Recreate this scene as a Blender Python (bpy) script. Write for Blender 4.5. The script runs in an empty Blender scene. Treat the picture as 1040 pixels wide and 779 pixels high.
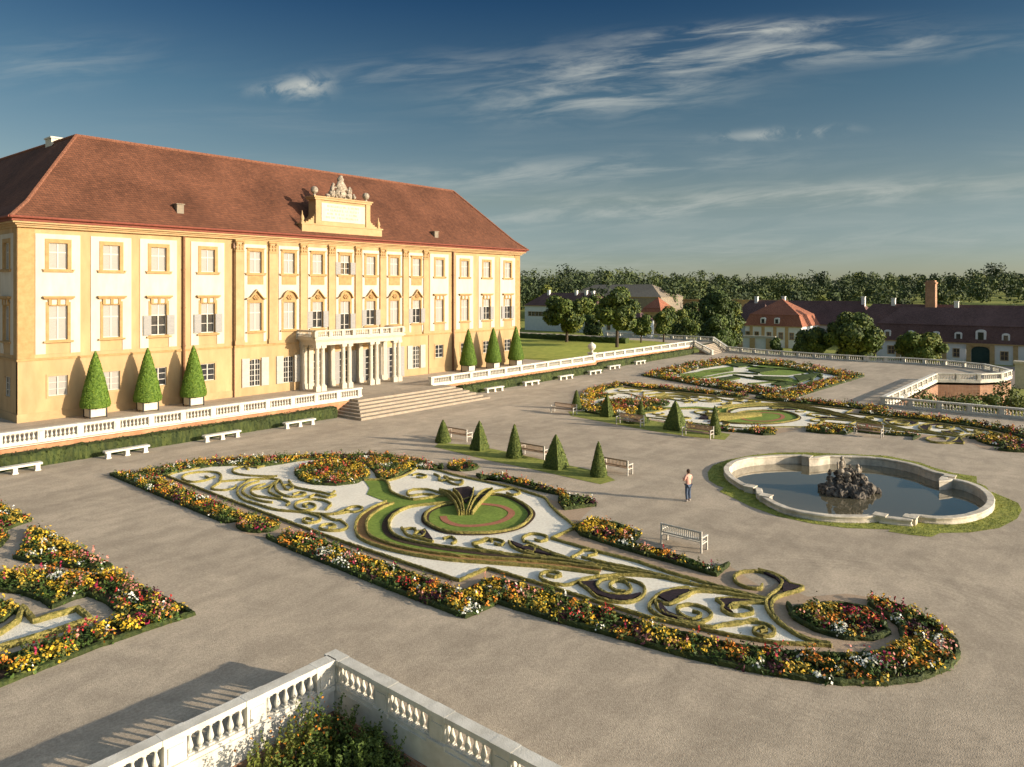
import bpy, bmesh, math, random
import numpy as np
from mathutils import Vector, Matrix
R = math.radians
rng = np.random.default_rng(7)
random.seed(7)
S = bpy.context.scene
C = S.collection

# ------------------------------------------------------------------ survey of the place
# X runs along the palace front, Y runs away from the garden towards it; the drone hovers over the origin
F = 741.0; YH = 294.1; CX = 520.0; H = 11.7; UX = .6411; UY = .7675
def G(px, py, z=0.):
    d = F*(H-z)/(py-YH); r = (px-CX)/F*d
    return (r*UX+d*UY, -r*UY+d*UX)
def onv(px, v):
    t = (px-CX)/F; d = v/(UX-t*UY); return d*(t*UX+UY)
def onu(px, u):
    t = (px-CX)/F; d = u/(UY+t*UX); return d*(UX-t*UY)
def Zm(ox, oy, sc, pts): return [(ox+x/sc, oy+y/sc) for x, y in pts]
def W(pts, z=0.): return [G(x, y, z) for x, y in pts]
def to_plane(px, py, pt, n):
    t = (px-CX)/F
    d = np.array([t*UX+UY, -t*UY+UX, -(py-YH)/F]); o = np.array([0, 0, H]); n = np.array(n, float)
    return o + d*(np.dot(np.array(pt)-o, n)/np.dot(d, n))

# ------------------------------------------------------------------ materials
def nodes(m):
    m.use_nodes = True; nt = m.node_tree; return nt, nt.nodes, nt.links
def pmat(name, c1, c2=None, scale=3., rough=.8, bump=0., bscale=30., big=0., bigscale=.15, spec=.3, metallic=0., detail=6., stretch=None, c3=None):
    m = bpy.data.materials.new(name); nt, N, L = nodes(m); b = N['Principled BSDF']
    b.inputs['Roughness'].default_value = rough; b.inputs['Specular IOR Level'].default_value = spec; b.inputs['Metallic'].default_value = metallic
    tc = N.new('ShaderNodeTexCoord'); co = tc.outputs['Object']
    if stretch:
        mp = N.new('ShaderNodeMapping'); mp.inputs['Scale'].default_value = stretch; L.new(co, mp.inputs[0]); co = mp.outputs[0]
    if c2 is None: c2 = c1
    n = N.new('ShaderNodeTexNoise'); n.inputs['Scale'].default_value = scale; n.inputs['Detail'].default_value = detail; n.inputs['Roughness'].default_value = .65
    L.new(co, n.inputs['Vector'])
    r = N.new('ShaderNodeValToRGB'); r.color_ramp.elements[0].position = .36; r.color_ramp.elements[1].position = .64
    r.color_ramp.elements[0].color = (*c1, 1); r.color_ramp.elements[1].color = (*c2, 1)
    if c3:
        e = r.color_ramp.elements.new(.5); e.color = (*c3, 1)
    L.new(n.outputs['Fac'], r.inputs[0]); out = r.outputs[0]
    if big:
        n2 = N.new('ShaderNodeTexNoise'); n2.inputs['Scale'].default_value = bigscale; n2.inputs['Detail'].default_value = 5; L.new(co, n2.inputs['Vector'])
        mr = N.new('ShaderNodeMapRange'); mr.inputs[1].default_value = .3; mr.inputs[2].default_value = .7; mr.inputs[3].default_value = 1-big; mr.inputs[4].default_value = 1+big
        L.new(n2.outputs['Fac'], mr.inputs[0])
        mx = N.new('ShaderNodeMix'); mx.data_type = 'RGBA'; mx.blend_type = 'MULTIPLY'; mx.inputs[0].default_value = 1
        L.new(out, mx.inputs[6]); L.new(mr.outputs[0], mx.inputs[7]); out = mx.outputs[2]
    L.new(out, b.inputs['Base Color'])
    if bump:
        n3 = N.new('ShaderNodeTexNoise'); n3.inputs['Scale'].default_value = bscale; n3.inputs['Detail'].default_value = 4; L.new(tc.outputs['Object'], n3.inputs['Vector'])
        bp = N.new('ShaderNodeBump'); bp.inputs['Strength'].default_value = bump; bp.inputs['Distance'].default_value = .05
        L.new(n3.outputs['Fac'], bp.inputs['Height']); L.new(bp.outputs[0], b.inputs['Normal'])
    return m
M = {}
M['gravel'] = pmat('gravel', (.37, .305, .225), (.52, .43, .32), 11, .95, .35, 26, .13, .10, detail=9)
M['path'] = pmat('raked_path', (.36, .26, .17), (.46, .34, .235), 8, .95, .3, 20, .08, .3)
M['white_gravel'] = pmat('white_gravel', (.76, .70, .57), (.90, .85, .72), 7, .9, .5, 22, .06, .5)
M['lawn'] = pmat('lawn', (.13, .20, .028), (.22, .30, .05), 6, .95, .5, 30, .15, .6)
M['lawn_rough'] = pmat('lawn_rough', (.17, .20, .035), (.33, .33, .07), 3, .95, .5, 18, .2, .4)
M['meadow'] = pmat('meadow', (.26, .29, .04), (.42, .42, .07), .7, .95, .3, 8, .2, .05)
M['soil'] = pmat('soil', (.035, .022, .014), (.08, .05, .03), 8, .95, .6, 20)
M['thyme'] = pmat('thyme_soil', (.30, .16, .06), (.45, .25, .10), 9, .95, .6, 22, .1, .5)
M['brick_chips'] = pmat('brick_chips', (.33, .12, .07), (.42, .18, .10), 9, .95, .5, 22)
M['box'] = pmat('box_leaf', (.13, .125, .025), (.36, .29, .085), 9, .8, .9, 24, .25, .7)
M['hedge'] = pmat('hedge_leaf', (.022, .05, .008), (.09, .115, .02), 5, .8, .9, 16, .25, .4)
M['hedge_dark'] = pmat('dark_hedge_leaf', (.016, .030, .006), (.060, .075, .016), 2.2, .8, .9, 14, .3, .4, stretch=(2.5, 1, .6))
M['yew'] = pmat('yew_leaf', (.05, .08, .015), (.15, .18, .035), 7, .7, .8, 20, .12, .8)
M['cone'] = pmat('clipped_leaf', (.06, .13, .012), (.17, .26, .03), 6, .6, .8, 18, .12, .8)
M['purple'] = pmat('dark_foliage', (.012, .008, .010), (.04, .022, .03), 8, .8, .8, 20)
M['leafA'] = pmat('leaf_a', (.05, .085, .014), (.11, .15, .026), .5, .65)
M['leafB'] = pmat('leaf_b', (.10, .13, .02), (.19, .20, .035), .5, .65)
M['leafC'] = pmat('leaf_c', (.032, .056, .014), (.07, .10, .024), .5, .65)
M['forA'] = pmat('wood_leaf_a', (.05, .078, .03), (.095, .125, .042), .12, .8, big=.3, bigscale=.02)
M['forB'] = pmat('wood_leaf_b', (.08, .11, .03), (.14, .16, .05), .12, .8)
M['forC'] = pmat('wood_leaf_c', (.032, .05, .024), (.06, .082, .035), .12, .8)
M['bark'] = pmat('bark', (.05, .037, .026), (.11, .085, .06), 6, .95, .6, 14)
for k, c in dict(f_green=(.065, .11, .02), f_olive=(.13, .14, .03), f_dark=(.03, .052, .012), f_yellow=(.72, .47, .035), f_orange=(.66, .23, .025), f_red=(.45, .035, .03),
                 f_magenta=(.33, .02, .07), f_white=(.80, .78, .64), f_pink=(.62, .26, .20), f_plum=(.07, .018, .03), f_gold=(.52, .34, .04)).items():
    M[k] = pmat(k, tuple(x*.8 for x in c), tuple(min(.85, x*1.15) for x in c), 4, .65)
M['ochre'] = pmat('ochre_render', (.41, .275, .138), (.465, .322, .168), 1.3, .9, .1, 20, .13, .7, stretch=(1, 1, .3))
M['ochre_trim'] = pmat('ochre_trim', (.35, .215, .090), (.43, .280, .125), 2.5, .85, .1, 20)
M['ochre_plinth'] = pmat('ochre_plinth', (.40, .268, .135), (.465, .322, .17), 1.1, .9, .1, 20, .08, .3)
M['stucco'] = pmat('white_render', (.50, .45, .365), (.56, .51, .42), 1.8, .9, .05, 20, .07, .8, stretch=(1, 1, .3))
M['stone'] = pmat('pale_stone', (.47, .425, .335), (.56, .51, .41), 3.5, .8, .2, 25, .08, .7)
M['bstone'] = pmat('white_limestone', (.56, .53, .45), (.68, .65, .57), 2.2, .75, .2, 25, .12, .9)
M['agedstone'] = pmat('weathered_stone', (.44, .39, .31), (.68, .61, .49), 1.9, .85, .4, 12, .15, .5)
M['rock'] = pmat('tufa_rock', (.035, .03, .027), (.22, .19, .155), 5, .95, 1., 9, .3, 1.2)
M['statue'] = pmat('statue_stone', (.16, .13, .10), (.48, .42, .33), 6, .85, .6, 14)
M['shutter'] = pmat('grey_shutter', (.25, .245, .235), (.32, .31, .295), 4, .7, stretch=(1, 1, 8))
M['shutter_pale'] = pmat('pale_shutter', (.38, .36, .32), (.45, .43, .385), 4, .7)
M['blind'] = pmat('closed_shutter', (.29, .275, .25), (.355, .34, .31), 5, .7, stretch=(2, 2, 9))
M['wframe'] = pmat('window_paint', (.50, .475, .42), None, 3, .5)
M['glass'] = pmat('dark_glass', (.018, .020, .024), (.04, .042, .045), 2, .12, spec=.6)
M['pipe'] = pmat('copper_pipe', (.16, .075, .04), (.24, .12, .06), 5, .5)
M['gutter'] = pmat('red_eaves', (.17, .045, .027), (.23, .065, .038), 3, .7)
M['brick'] = None
M['planter'] = pmat('planter_boards', (.60, .54, .42), (.70, .64, .52), 3, .7, stretch=(1, 1, 7))
M['iron'] = pmat('dark_iron', (.03, .03, .03), None, 3, .5, metallic=.5)
M['benchw'] = pmat('bench_white', (.50, .47, .41), (.58, .55, .48), 5, .6)
M['benchb'] = pmat('bench_teak', (.30, .19, .12), (.42, .29, .19), 6, .7, stretch=(6, 1, 6))
M['slate'] = pmat('village_white', (.66, .66, .64), (.74, .73, .70), .8, .9, .05, 9, .06, .1)
M['vochre'] = pmat('village_ochre', (.42, .28, .13), (.52, .36, .18), 1.5, .9)
M['vgreen'] = pmat('green_door', (.015, .04, .035), (.03, .06, .05), 3, .6)
M['roofgrey'] = pmat('grey_tiles', (.20, .17, .13), (.29, .24, .18), 1.2, .9, .3, 4, .1, .1)
M['road'] = pmat('lower_road', (.25, .20, .16), (.33, .27, .22), 1.5, .95, .2, 9, .1, .1)
M['skin'] = pmat('skin', (.55, .33, .24), None, 3, .6)
M['shirt'] = pmat('shirt', (.68, .36, .28), (.74, .42, .34), 9, .8)
M['jeans'] = pmat('jeans', (.05, .075, .12), (.09, .12, .18), 12, .85)
M['hair'] = pmat('hair', (.07, .04, .025), None, 9, .7)
M['shoe'] = pmat('shoe', (.5, .48, .45), None, 9, .7)
M['ink'] = pmat('inscription', (.30, .25, .16), None, 9, .8)
M['leadc'] = pmat('stair_stone', (.30, .25, .185), (.38, .315, .24), 2.4, .85, .2, 20, .08, .8)

def tile_mat(name, c1, c2, cm, sx, sz, axis='x', var=.25):
    """clay roof tiles: rows follow the height, courses follow the eaves"""
    m = bpy.data.materials.new(name); nt, N, L = nodes(m); b = N['Principled BSDF']; b.inputs['Roughness'].default_value = .85; b.inputs['Specular IOR Level'].default_value = .2
    tc = N.new('ShaderNodeTexCoord'); sp = N.new('ShaderNodeSeparateXYZ'); L.new(tc.outputs['Object'], sp.inputs[0])
    ad = N.new('ShaderNodeMath'); ad.operation = 'ADD'; L.new(sp.outputs[0], ad.inputs[0]); L.new(sp.outputs[1], ad.inputs[1])
    cb = N.new('ShaderNodeCombineXYZ'); L.new(ad.outputs[0], cb.inputs[0]); L.new(sp.outputs[2], cb.inputs[1])
    bk = N.new('ShaderNodeTexBrick'); bk.inputs['Scale'].default_value = 1; bk.inputs['Brick Width'].default_value = sx; bk.inputs['Row Height'].default_value = sz
    bk.inputs['Mortar Size'].default_value = .018 if sz > .1 else .01; bk.inputs['Color1'].default_value = (*c1, 1); bk.inputs['Color2'].default_value = (*c2, 1); bk.inputs['Mortar'].default_value = (*cm, 1)
    L.new(cb.outputs[0], bk.inputs['Vector'])
    n = N.new('ShaderNodeTexNoise'); n.inputs['Scale'].default_value = 2.2; n.inputs['Detail'].default_value = 9; n.inputs['Roughness'].default_value = .75; L.new(tc.outputs['Object'], n.inputs['Vector'])
    n2 = N.new('ShaderNodeTexNoise'); n2.inputs['Scale'].default_value = .22; n2.inputs['Detail'].default_value = 5; L.new(tc.outputs['Object'], n2.inputs['Vector'])
    s = N.new('ShaderNodeMath'); s.operation = 'ADD'; L.new(n.outputs['Fac'], s.inputs[0]); L.new(n2.outputs['Fac'], s.inputs[1])
    mr = N.new('ShaderNodeMapRange'); mr.inputs[1].default_value = .7; mr.inputs[2].default_value = 1.3; mr.inputs[3].default_value = 1-var; mr.inputs[4].default_value = 1+var; L.new(s.outputs[0], mr.inputs[0])
    mx = N.new('ShaderNodeMix'); mx.data_type = 'RGBA'; mx.blend_type = 'MULTIPLY'; mx.inputs[0].default_value = 1
    L.new(bk.outputs['Color'], mx.inputs[6]); L.new(mr.outputs[0], mx.inputs[7]); L.new(mx.outputs[2], b.inputs['Base Color'])
    bp = N.new('ShaderNodeBump'); bp.inputs['Strength'].default_value = .5; bp.inputs['Distance'].default_value = .03; L.new(bk.outputs['Fac'], bp.inputs['Height']); bp.invert = True
    L.new(bp.outputs[0], b.inputs['Normal']); return m
M['tiles'] = tile_mat('clay_tiles', (.115, .047, .027), (.16, .064, .035), (.07, .034, .022), .24, .20, var=.42)
M['ridge_clay'] = pmat('ridge_clay', (.17, .07, .04), (.23, .10, .06), 3, .85)
M['tiles_red'] = tile_mat('red_tiles', (.33, .12, .07), (.40, .16, .09), (.16, .07, .05), .24, .20)
M['tiles_dark'] = tile_mat('dark_tiles', (.135, .078, .070), (.18, .105, .092), (.05, .03, .03), .24, .20)
M['brick'] = tile_mat('old_brick', (.36, .17, .10), (.46, .25, .15), (.42, .34, .26), .28, .09, var=.25)

def water_mat():
    m = bpy.data.materials.new('pond_water'); nt, N, L = nodes(m); b = N['Principled BSDF']
    b.inputs['Base Color'].default_value = (.12, .105, .065, 1); b.inputs['Roughness'].default_value = .03; b.inputs['IOR'].default_value = 1.33; b.inputs['Specular IOR Level'].default_value = .9
    b.inputs['Coat Weight'].default_value = .6; b.inputs['Coat Roughness'].default_value = .02
    n = N.new('ShaderNodeTexNoise'); n.inputs['Scale'].default_value = 1.6; n.inputs['Detail'].default_value = 3; tc = N.new('ShaderNodeTexCoord'); L.new(tc.outputs['Object'], n.inputs['Vector'])
    bp = N.new('ShaderNodeBump'); bp.inputs['Strength'].default_value = .05; bp.inputs['Distance'].default_value = .02; L.new(n.outputs['Fac'], bp.inputs['Height']); L.new(bp.outputs[0], b.inputs['Normal'])
    return m
M['water'] = water_mat()

# the big gravel sheet gets faint wheel and rake tracks
def track_gravel():
    m = M['gravel']; nt = m.node_tree; N = nt.nodes; L = nt.links; b = N['Principled BSDF']
    src = b.inputs['Base Color'].links[0].from_socket
    tc = N.new('ShaderNodeTexCoord'); mp = N.new('ShaderNodeMapping'); mp.inputs['Scale'].default_value = (.16, .9, 1); mp.inputs['Rotation'].default_value = (0, 0, R(8)); L.new(tc.outputs['Object'], mp.inputs[0])
    n = N.new('ShaderNodeTexNoise'); n.inputs['Scale'].default_value = 1; n.inputs['Detail'].default_value = 4; n.inputs['Distortion'].default_value = .3; L.new(mp.outputs[0], n.inputs['Vector'])
    n4 = N.new('ShaderNodeTexNoise'); n4.inputs['Scale'].default_value = 2.6; n4.inputs['Detail'].default_value = 8; n4.inputs['Roughness'].default_value = .8; L.new(tc.outputs['Object'], n4.inputs['Vector'])
    a = N.new('ShaderNodeMath'); a.operation = 'ADD'; L.new(n.outputs['Fac'], a.inputs[0]); L.new(n4.outputs['Fac'], a.inputs[1])
    mr = N.new('ShaderNodeMapRange'); mr.inputs[1].default_value = .75; mr.inputs[2].default_value = 1.25; mr.inputs[3].default_value = .86; mr.inputs[4].default_value = 1.12; L.new(a.outputs[0], mr.inputs[0])
    mx = N.new('ShaderNodeMix'); mx.data_type = 'RGBA'; mx.blend_type = 'MULTIPLY'; mx.inputs[0].default_value = 1; L.new(src, mx.inputs[6]); L.new(mr.outputs[0], mx.inputs[7]); L.new(mx.outputs[2], b.inputs['Base Color'])
def ring_gravel():
    m = M['gravel']; nt = m.node_tree; N = nt.nodes; L = nt.links; b = N['Principled BSDF']; src = b.inputs['Base Color'].links[0].from_socket
    g = N.new('ShaderNodeNewGeometry')
    def mt(op, a, b_=None):
        n = N.new('ShaderNodeMath'); n.operation = op
        for i, x in enumerate((a, b_)):
            if x is None: continue
            if isinstance(x, (int, float)): n.inputs[i].default_value = x
            else: L.new(x, n.inputs[i])
        return n.outputs[0]
    no = N.new('ShaderNodeTexNoise'); no.inputs['Scale'].default_value = .35; no.inputs['Detail'].default_value = 3; L.new(g.outputs['Position'], no.inputs['Vector'])
    no2 = N.new('ShaderNodeTexNoise'); no2.inputs['Scale'].default_value = .16; no2.inputs['Detail'].default_value = 2; L.new(g.outputs['Position'], no2.inputs['Vector'])
    out = src
    for (px, py), r0, r1, f, amt in (((865, 640), 4.2, 8.5, 9, .10), ((868, 500), 9.5, 13, 7, .06), ((300, 560), 8, 40, 3.2, .07), ((560, 700), 3, 60, 2.1, .05)):
        cx_, cy_ = G(px, py); v = N.new('ShaderNodeVectorMath'); v.operation = 'DISTANCE'; L.new(g.outputs['Position'], v.inputs[0]); v.inputs[1].default_value = (cx_, cy_, 0)
        d = mt('ADD', v.outputs['Value'], mt('MULTIPLY', no.outputs['Fac'], .9)); w_ = mt('POWER', mt('ABSOLUTE', mt('SINE', mt('MULTIPLY', d, f))), 6)
        a1 = N.new('ShaderNodeMapRange'); a1.interpolation_type = 'SMOOTHSTEP'; a1.inputs[1].default_value = r0; a1.inputs[2].default_value = r0+1.5; L.new(v.outputs['Value'], a1.inputs[0])
        a2 = N.new('ShaderNodeMapRange'); a2.interpolation_type = 'SMOOTHSTEP'; a2.inputs[1].default_value = r1; a2.inputs[2].default_value = r1-1.5; L.new(v.outputs['Value'], a2.inputs[0])
        a3 = N.new('ShaderNodeMapRange'); a3.inputs[1].default_value = .45; a3.inputs[2].default_value = .6; L.new(no2.outputs['Fac'], a3.inputs[0])
        k = mt('SUBTRACT', 1.0, mt('MULTIPLY', mt('MULTIPLY', mt('MULTIPLY', w_, a1.outputs[0]), mt('MULTIPLY', a2.outputs[0], a3.outputs[0])), amt))
        mx = N.new('ShaderNodeMix'); mx.data_type = 'RGBA'; mx.blend_type = 'MULTIPLY'; mx.inputs[0].default_value = 1; L.new(out, mx.inputs[6]); L.new(k, mx.inputs[7]); out = mx.outputs[2]
    n5 = N.new('ShaderNodeTexNoise'); n5.inputs['Scale'].default_value = .55; n5.inputs['Detail'].default_value = 7; n5.inputs['Roughness'].default_value = .7; n5.inputs['Distortion'].default_value = .6; L.new(g.outputs['Position'], n5.inputs['Vector'])
    q = N.new('ShaderNodeMapRange'); q.interpolation_type = 'SMOOTHSTEP'; q.inputs[1].default_value = .40; q.inputs[2].default_value = .62; q.inputs[3].default_value = .90; q.inputs[4].default_value = 1.07; L.new(n5.outputs['Fac'], q.inputs[0])
    mx = N.new('ShaderNodeMix'); mx.data_type = 'RGBA'; mx.blend_type = 'MULTIPLY'; mx.inputs[0].default_value = 1; L.new(out, mx.inputs[6]); L.new(q.outputs[0], mx.inputs[7]); out = mx.outputs[2]
    L.new(out, b.inputs['Base Color'])
track_gravel(); ring_gravel()

# ------------------------------------------------------------------ mesh helpers
class MB:
    def __init__(s): s.v = []; s.f = []; s.m = []; s.n = 0
    def add(s, v, f, mi=0):
        v = np.asarray(v, float).reshape(-1, 3); s.v.append(v)
        for q in f: s.f.append(tuple(i+s.n for i in q)); s.m.append(mi)
        s.n += len(v)
    def addarr(s, v, q, mi):
        s.v.append(v); s.f.extend(map(tuple, (q+s.n).tolist())); s.m.extend(mi.tolist() if hasattr(mi, 'tolist') else [mi]*len(q)); s.n += len(v)
    def box(s, x0, x1, y0, y1, z0, z1, mi=0):
        v = [(x, y, z) for z in (z0, z1) for x, y in ((x0, y0), (x1, y0), (x1, y1), (x0, y1))]
        s.add(v, [(0, 3, 2, 1), (4, 5, 6, 7), (0, 1, 5, 4), (1, 2, 6, 5), (2, 3, 7, 6), (3, 0, 4, 7)], mi)
    def obox(s, c, ex, ey, ez, mi=0):
        c, ex, ey, ez = map(lambda a: np.array(a, float), (c, ex, ey, ez))
        v = [c+a*ex+b*ey+k*ez for k in (-1, 1) for a, b in ((-1, -1), (1, -1), (1, 1), (-1, 1))]
        s.add(v, [(0, 3, 2, 1), (4, 5, 6, 7), (0, 1, 5, 4), (1, 2, 6, 5), (2, 3, 7, 6), (3, 0, 4, 7)], mi)
    def seg(s, a, b, w, z0, z1, mi=0):          # upright box between two plan points, z relative to each end's third value
        a = np.array(a, float); b = np.array(b, float); d = b[:2]-a[:2]; d /= np.linalg.norm(d); n = np.array([-d[1], d[0]])*w/2
        za, zb = a[2] if len(a) > 2 else 0, b[2] if len(b) > 2 else 0
        v = []
        for k in (0, 1):
            for p, z in ((a, za), (b, zb)):
                for sg in (-1, 1):
                    v.append((*(p[:2]+sg*n), z+(z0, z1)[k]))
        s.add(v, [(0, 1, 3, 2), (4, 6, 7, 5), (0, 2, 6, 4), (1, 5, 7, 3), (0, 4, 5, 1), (2, 3, 7, 6)], mi)
    def lathe(s, c, prof, n=12, mi=0):
        v = []; f = []
        for r, z in prof:
            for k in range(n): a = 2*math.pi*k/n; v.append((c[0]+r*math.cos(a), c[1]+r*math.sin(a), c[2]+z))
        for i in range(len(prof)-1):
            for k in range(n): f.append((i*n+k, i*n+(k+1) % n, (i+1)*n+(k+1) % n, (i+1)*n+k))
        f.append(tuple(range(n))[::-1]); f.append(tuple(range((len(prof)-1)*n, len(prof)*n)))
        s.add(v, f, mi)
    def tube(s, pts, rads, n=7, mi=0):
        pts = [np.array(p, float) for p in pts]; v = []; f = []
        for i, p in enumerate(pts):
            t = pts[min(i+1, len(pts)-1)]-pts[max(i-1, 0)]; t /= np.linalg.norm(t)+1e-9
            a = np.cross(t, [0.3, .1, 1] if abs(t[2]) < .9 else [1, 0, 0]); a /= np.linalg.norm(a); b = np.cross(t, a)
            for k in range(n): th = 2*math.pi*k/n; v.append(p+rads[i]*(a*math.cos(th)+b*math.sin(th)))
        for i in range(len(pts)-1):
            for k in range(n): f.append((i*n+k, i*n+(k+1) % n, (i+1)*n+(k+1) % n, (i+1)*n+k))
        f.append(tuple(range(n))[::-1]); f.append(tuple(range((len(pts)-1)*n, len(pts)*n)))
        s.add(v, f, mi)
    def polyh(s, loops, z, mi=0):
        from mathutils.geometry import tessellate_polygon
        tr = tessellate_polygon([[Vector((p[0], p[1], 0)) for p in l] for l in loops]); s.add([(p[0], p[1], z) for l in loops for p in l], tr, mi)
    def poly(s, pts, z, mi=0):
        tris = fill([(p[0], p[1]) for p in pts]); s.add([(p[0], p[1], z) for p in pts], tris, mi)
    def prism(s, pts, z0, z1, mi=0):
        n = len(pts); s.poly(pts, z1, mi)
        s.add([(p[0], p[1], z0) for p in pts]+[(p[0], p[1], z1) for p in pts], [(i, (i+1) % n, n+(i+1) % n, n+i) for i in range(n)], mi)
    def xf(s, fn):
        s.v = [np.array([fn(*p) for p in a]) for a in s.v]
        return s
def fill(pts):
    from mathutils.geometry import tessellate_polygon
    return tessellate_polygon([[Vector((p[0], p[1], 0)) for p in pts]])
def wloc(o):
    l = np.zeros(3)
    while o: l += np.array(o.location); o = o.parent
    return l
def obj(name, mb, mats, parent=None, smooth=False, at=None):
    if not isinstance(mats, (list, tuple)): mats = [mats]
    v = np.concatenate(mb.v) if mb.v else np.zeros((0, 3))
    if parent is None:
        org = np.array(at, float) if at is not None else np.array([(v[:, 0].min()+v[:, 0].max())/2, (v[:, 1].min()+v[:, 1].max())/2, v[:, 2].min()])
    else: org = wloc(parent)
    me = bpy.data.meshes.new(name); me.from_pydata((v-org).tolist(), [], mb.f)
    for m in mats: me.materials.append(M[m])
    if len(mats) > 1: me.polygons.foreach_set('material_index', np.array(mb.m, dtype=np.int32))
    if smooth: me.polygons.foreach_set('use_smooth', np.ones(len(me.polygons), bool))
    me.update()
    o = bpy.data.objects.new(name, me); C.objects.link(o)
    if parent is None: o.location = org
    else: o.parent = parent
    return o
def tag(o, label, cat, group=None, kind=None):
    o['label'] = label; o['category'] = cat
    if group: o['group'] = group
    if kind: o['kind'] = kind
    return o
def thing(name, label, cat, loc, group=None, rz=0):
    o = bpy.data.objects.new(name, None); C.objects.link(o); o.location = loc; o.rotation_euler = (0, 0, rz); o.empty_display_size = .3
    return tag(o, label, cat, group)
def struct(name, mb, mats, smooth=False):
    o = obj(name, mb, mats, smooth=smooth); o['kind'] = 'structure'; return o
def dup(root, loc, label, rz=None, scale=None):
    r = root.copy(); C.objects.link(r); r.location = loc; r['label'] = label
    if rz is not None: r.rotation_euler = (0, 0, rz)
    if scale is not None: r.scale = scale
    for ch in root.children:
        c = ch.copy(); C.objects.link(c); c.parent = r
        for g in ch.children:
            d = g.copy(); C.objects.link(d); d.parent = c
    return r
ORD = ['first', 'second', 'third', 'fourth', 'fifth', 'sixth', 'seventh', 'eighth', 'ninth', 'tenth', 'eleventh', 'twelfth', 'thirteenth', 'fourteenth', 'fifteenth', 'sixteenth', 'seventeenth', 'eighteenth']

def smooth_path(pts, step=.15, closed=False):
    P = [np.array(p, float) for p in pts]; n = len(P); out = []
    rngi = range(n if closed else n-1)
    for i in rngi:
        p1, p2 = P[i], P[(i+1) % n]
        p0 = P[i-1] if (closed or i > 0) else 2*p1-p2
        p3 = P[(i+2) % n] if (closed or i < n-2) else 2*p2-p1
        k = max(1, int(np.linalg.norm(p2-p1)/step))
        for j in range(k):
            t = j/k; out.append(.5*((2*p1)+(-p0+p2)*t+(2*p0-5*p1+4*p2-p3)*t*t+(-p0+3*p1-3*p2+p3)*t**3))
    if not closed: out.append(P[-1])
    return np.array(out)
def straight_path(pts, step=.3, closed=False):
    P = [np.array(p, float) for p in pts]; n = len(P); out = []
    for i in range(n if closed else n-1):
        a, b = P[i], P[(i+1) % n]; k = max(1, int(np.linalg.norm(b-a)/step))
        for j in range(k): out.append(a+(b-a)*j/k)
    if not closed: out.append(P[-1])
    return np.array(out)
def normals2(p, closed):
    if closed: t = np.roll(p, -1, 0)-np.roll(p, 1, 0)
    else: t = np.gradient(p, axis=0)
    t /= np.linalg.norm(t, axis=1)[:, None]+1e-9
    return np.stack([-t[:, 1], t[:, 0]], 1)
def sweep(mb, path, prof, closed=False, jit=0., mi=0, z=0.):
    """prof: list of (offset, height); path Nx2"""
    n = normals2(path, closed); K = len(prof); N = len(path)
    off = np.array([q[0] for q in prof]); hh = np.array([q[1] for q in prof])
    v = np.zeros((N, K, 3)); v[:, :, :2] = path[:, None, :]+n[:, None, :]*off[None, :, None]; v[:, :, 2] = z+hh[None]
    if jit:
        j = rng.normal(0, jit, v.shape); j[:, 0, 2] = 0; j[:, -1, 2] = 0; v += j
    v = v.reshape(-1, 3); q = []
    for i in range(N if closed else N-1):
        a = i*K; b = ((i+1) % N)*K
        for k in range(K-1): q.append((a+k, b+k, b+k+1, a+k+1))
    if not closed:
        q.append(tuple(range(K))[::-1]); q.append(tuple((N-1)*K+k for k in range(K)))
    mb.add(v, q, mi)
def hedge_prof(w, h): a = w/2; return [(a, 0), (a*1.02, h*.5), (a*.93, h*.93), (a*.4, h), (-a*.4, h), (-a*.93, h*.93), (-a*1.02, h*.5), (-a, 0)]
def hedge(mb, pts, w=.22, h=.22, closed=False, smooth=True, step=.14, jit=.014, z=0.):
    p = smooth_path(pts, step, closed) if smooth else straight_path(pts, step, closed)
    sweep(mb, p, hedge_prof(w, h), closed, jit, 0, z)
def rhombi(c, nrm, L_, W_, twist=None):
    """leaf-shaped quads: centres c, normals nrm, half length/width arrays"""
    n = nrm/(np.linalg.norm(nrm, axis=1)[:, None]+1e-9); r = rng.normal(size=c.shape)
    a = np.cross(n, r); a /= np.linalg.norm(a, axis=1)[:, None]+1e-9; b = np.cross(n, a)
    L_ = np.broadcast_to(L_, len(c))[:, None]; W_ = np.broadcast_to(W_, len(c))[:, None]
    v = np.stack([c+a*L_, c+b*W_, c-a*L_, c-b*W_], 1).reshape(-1, 3); q = np.arange(len(c)*4).reshape(-1, 4)
    return v, q
def inpoly(P, poly):
    x, y = P[:, 0], P[:, 1]; c = np.zeros(len(P), bool); n = len(poly)
    for i in range(n):
        x1, y1 = poly[i]; x2, y2 = poly[(i+1) % n]
        k = ((y1 > y) != (y2 > y)) & (x < (x2-x1)*(y-y1)/(y2-y1+1e-12)+x1); c ^= k
    return c
def scatter(poly, dens):
    a = np.array(poly); lo, hi = a.min(0), a.max(0); n = int((hi-lo).prod()*dens); P = lo+rng.random((n, 2))*(hi-lo)
    return P[inpoly(P, poly)]

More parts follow.
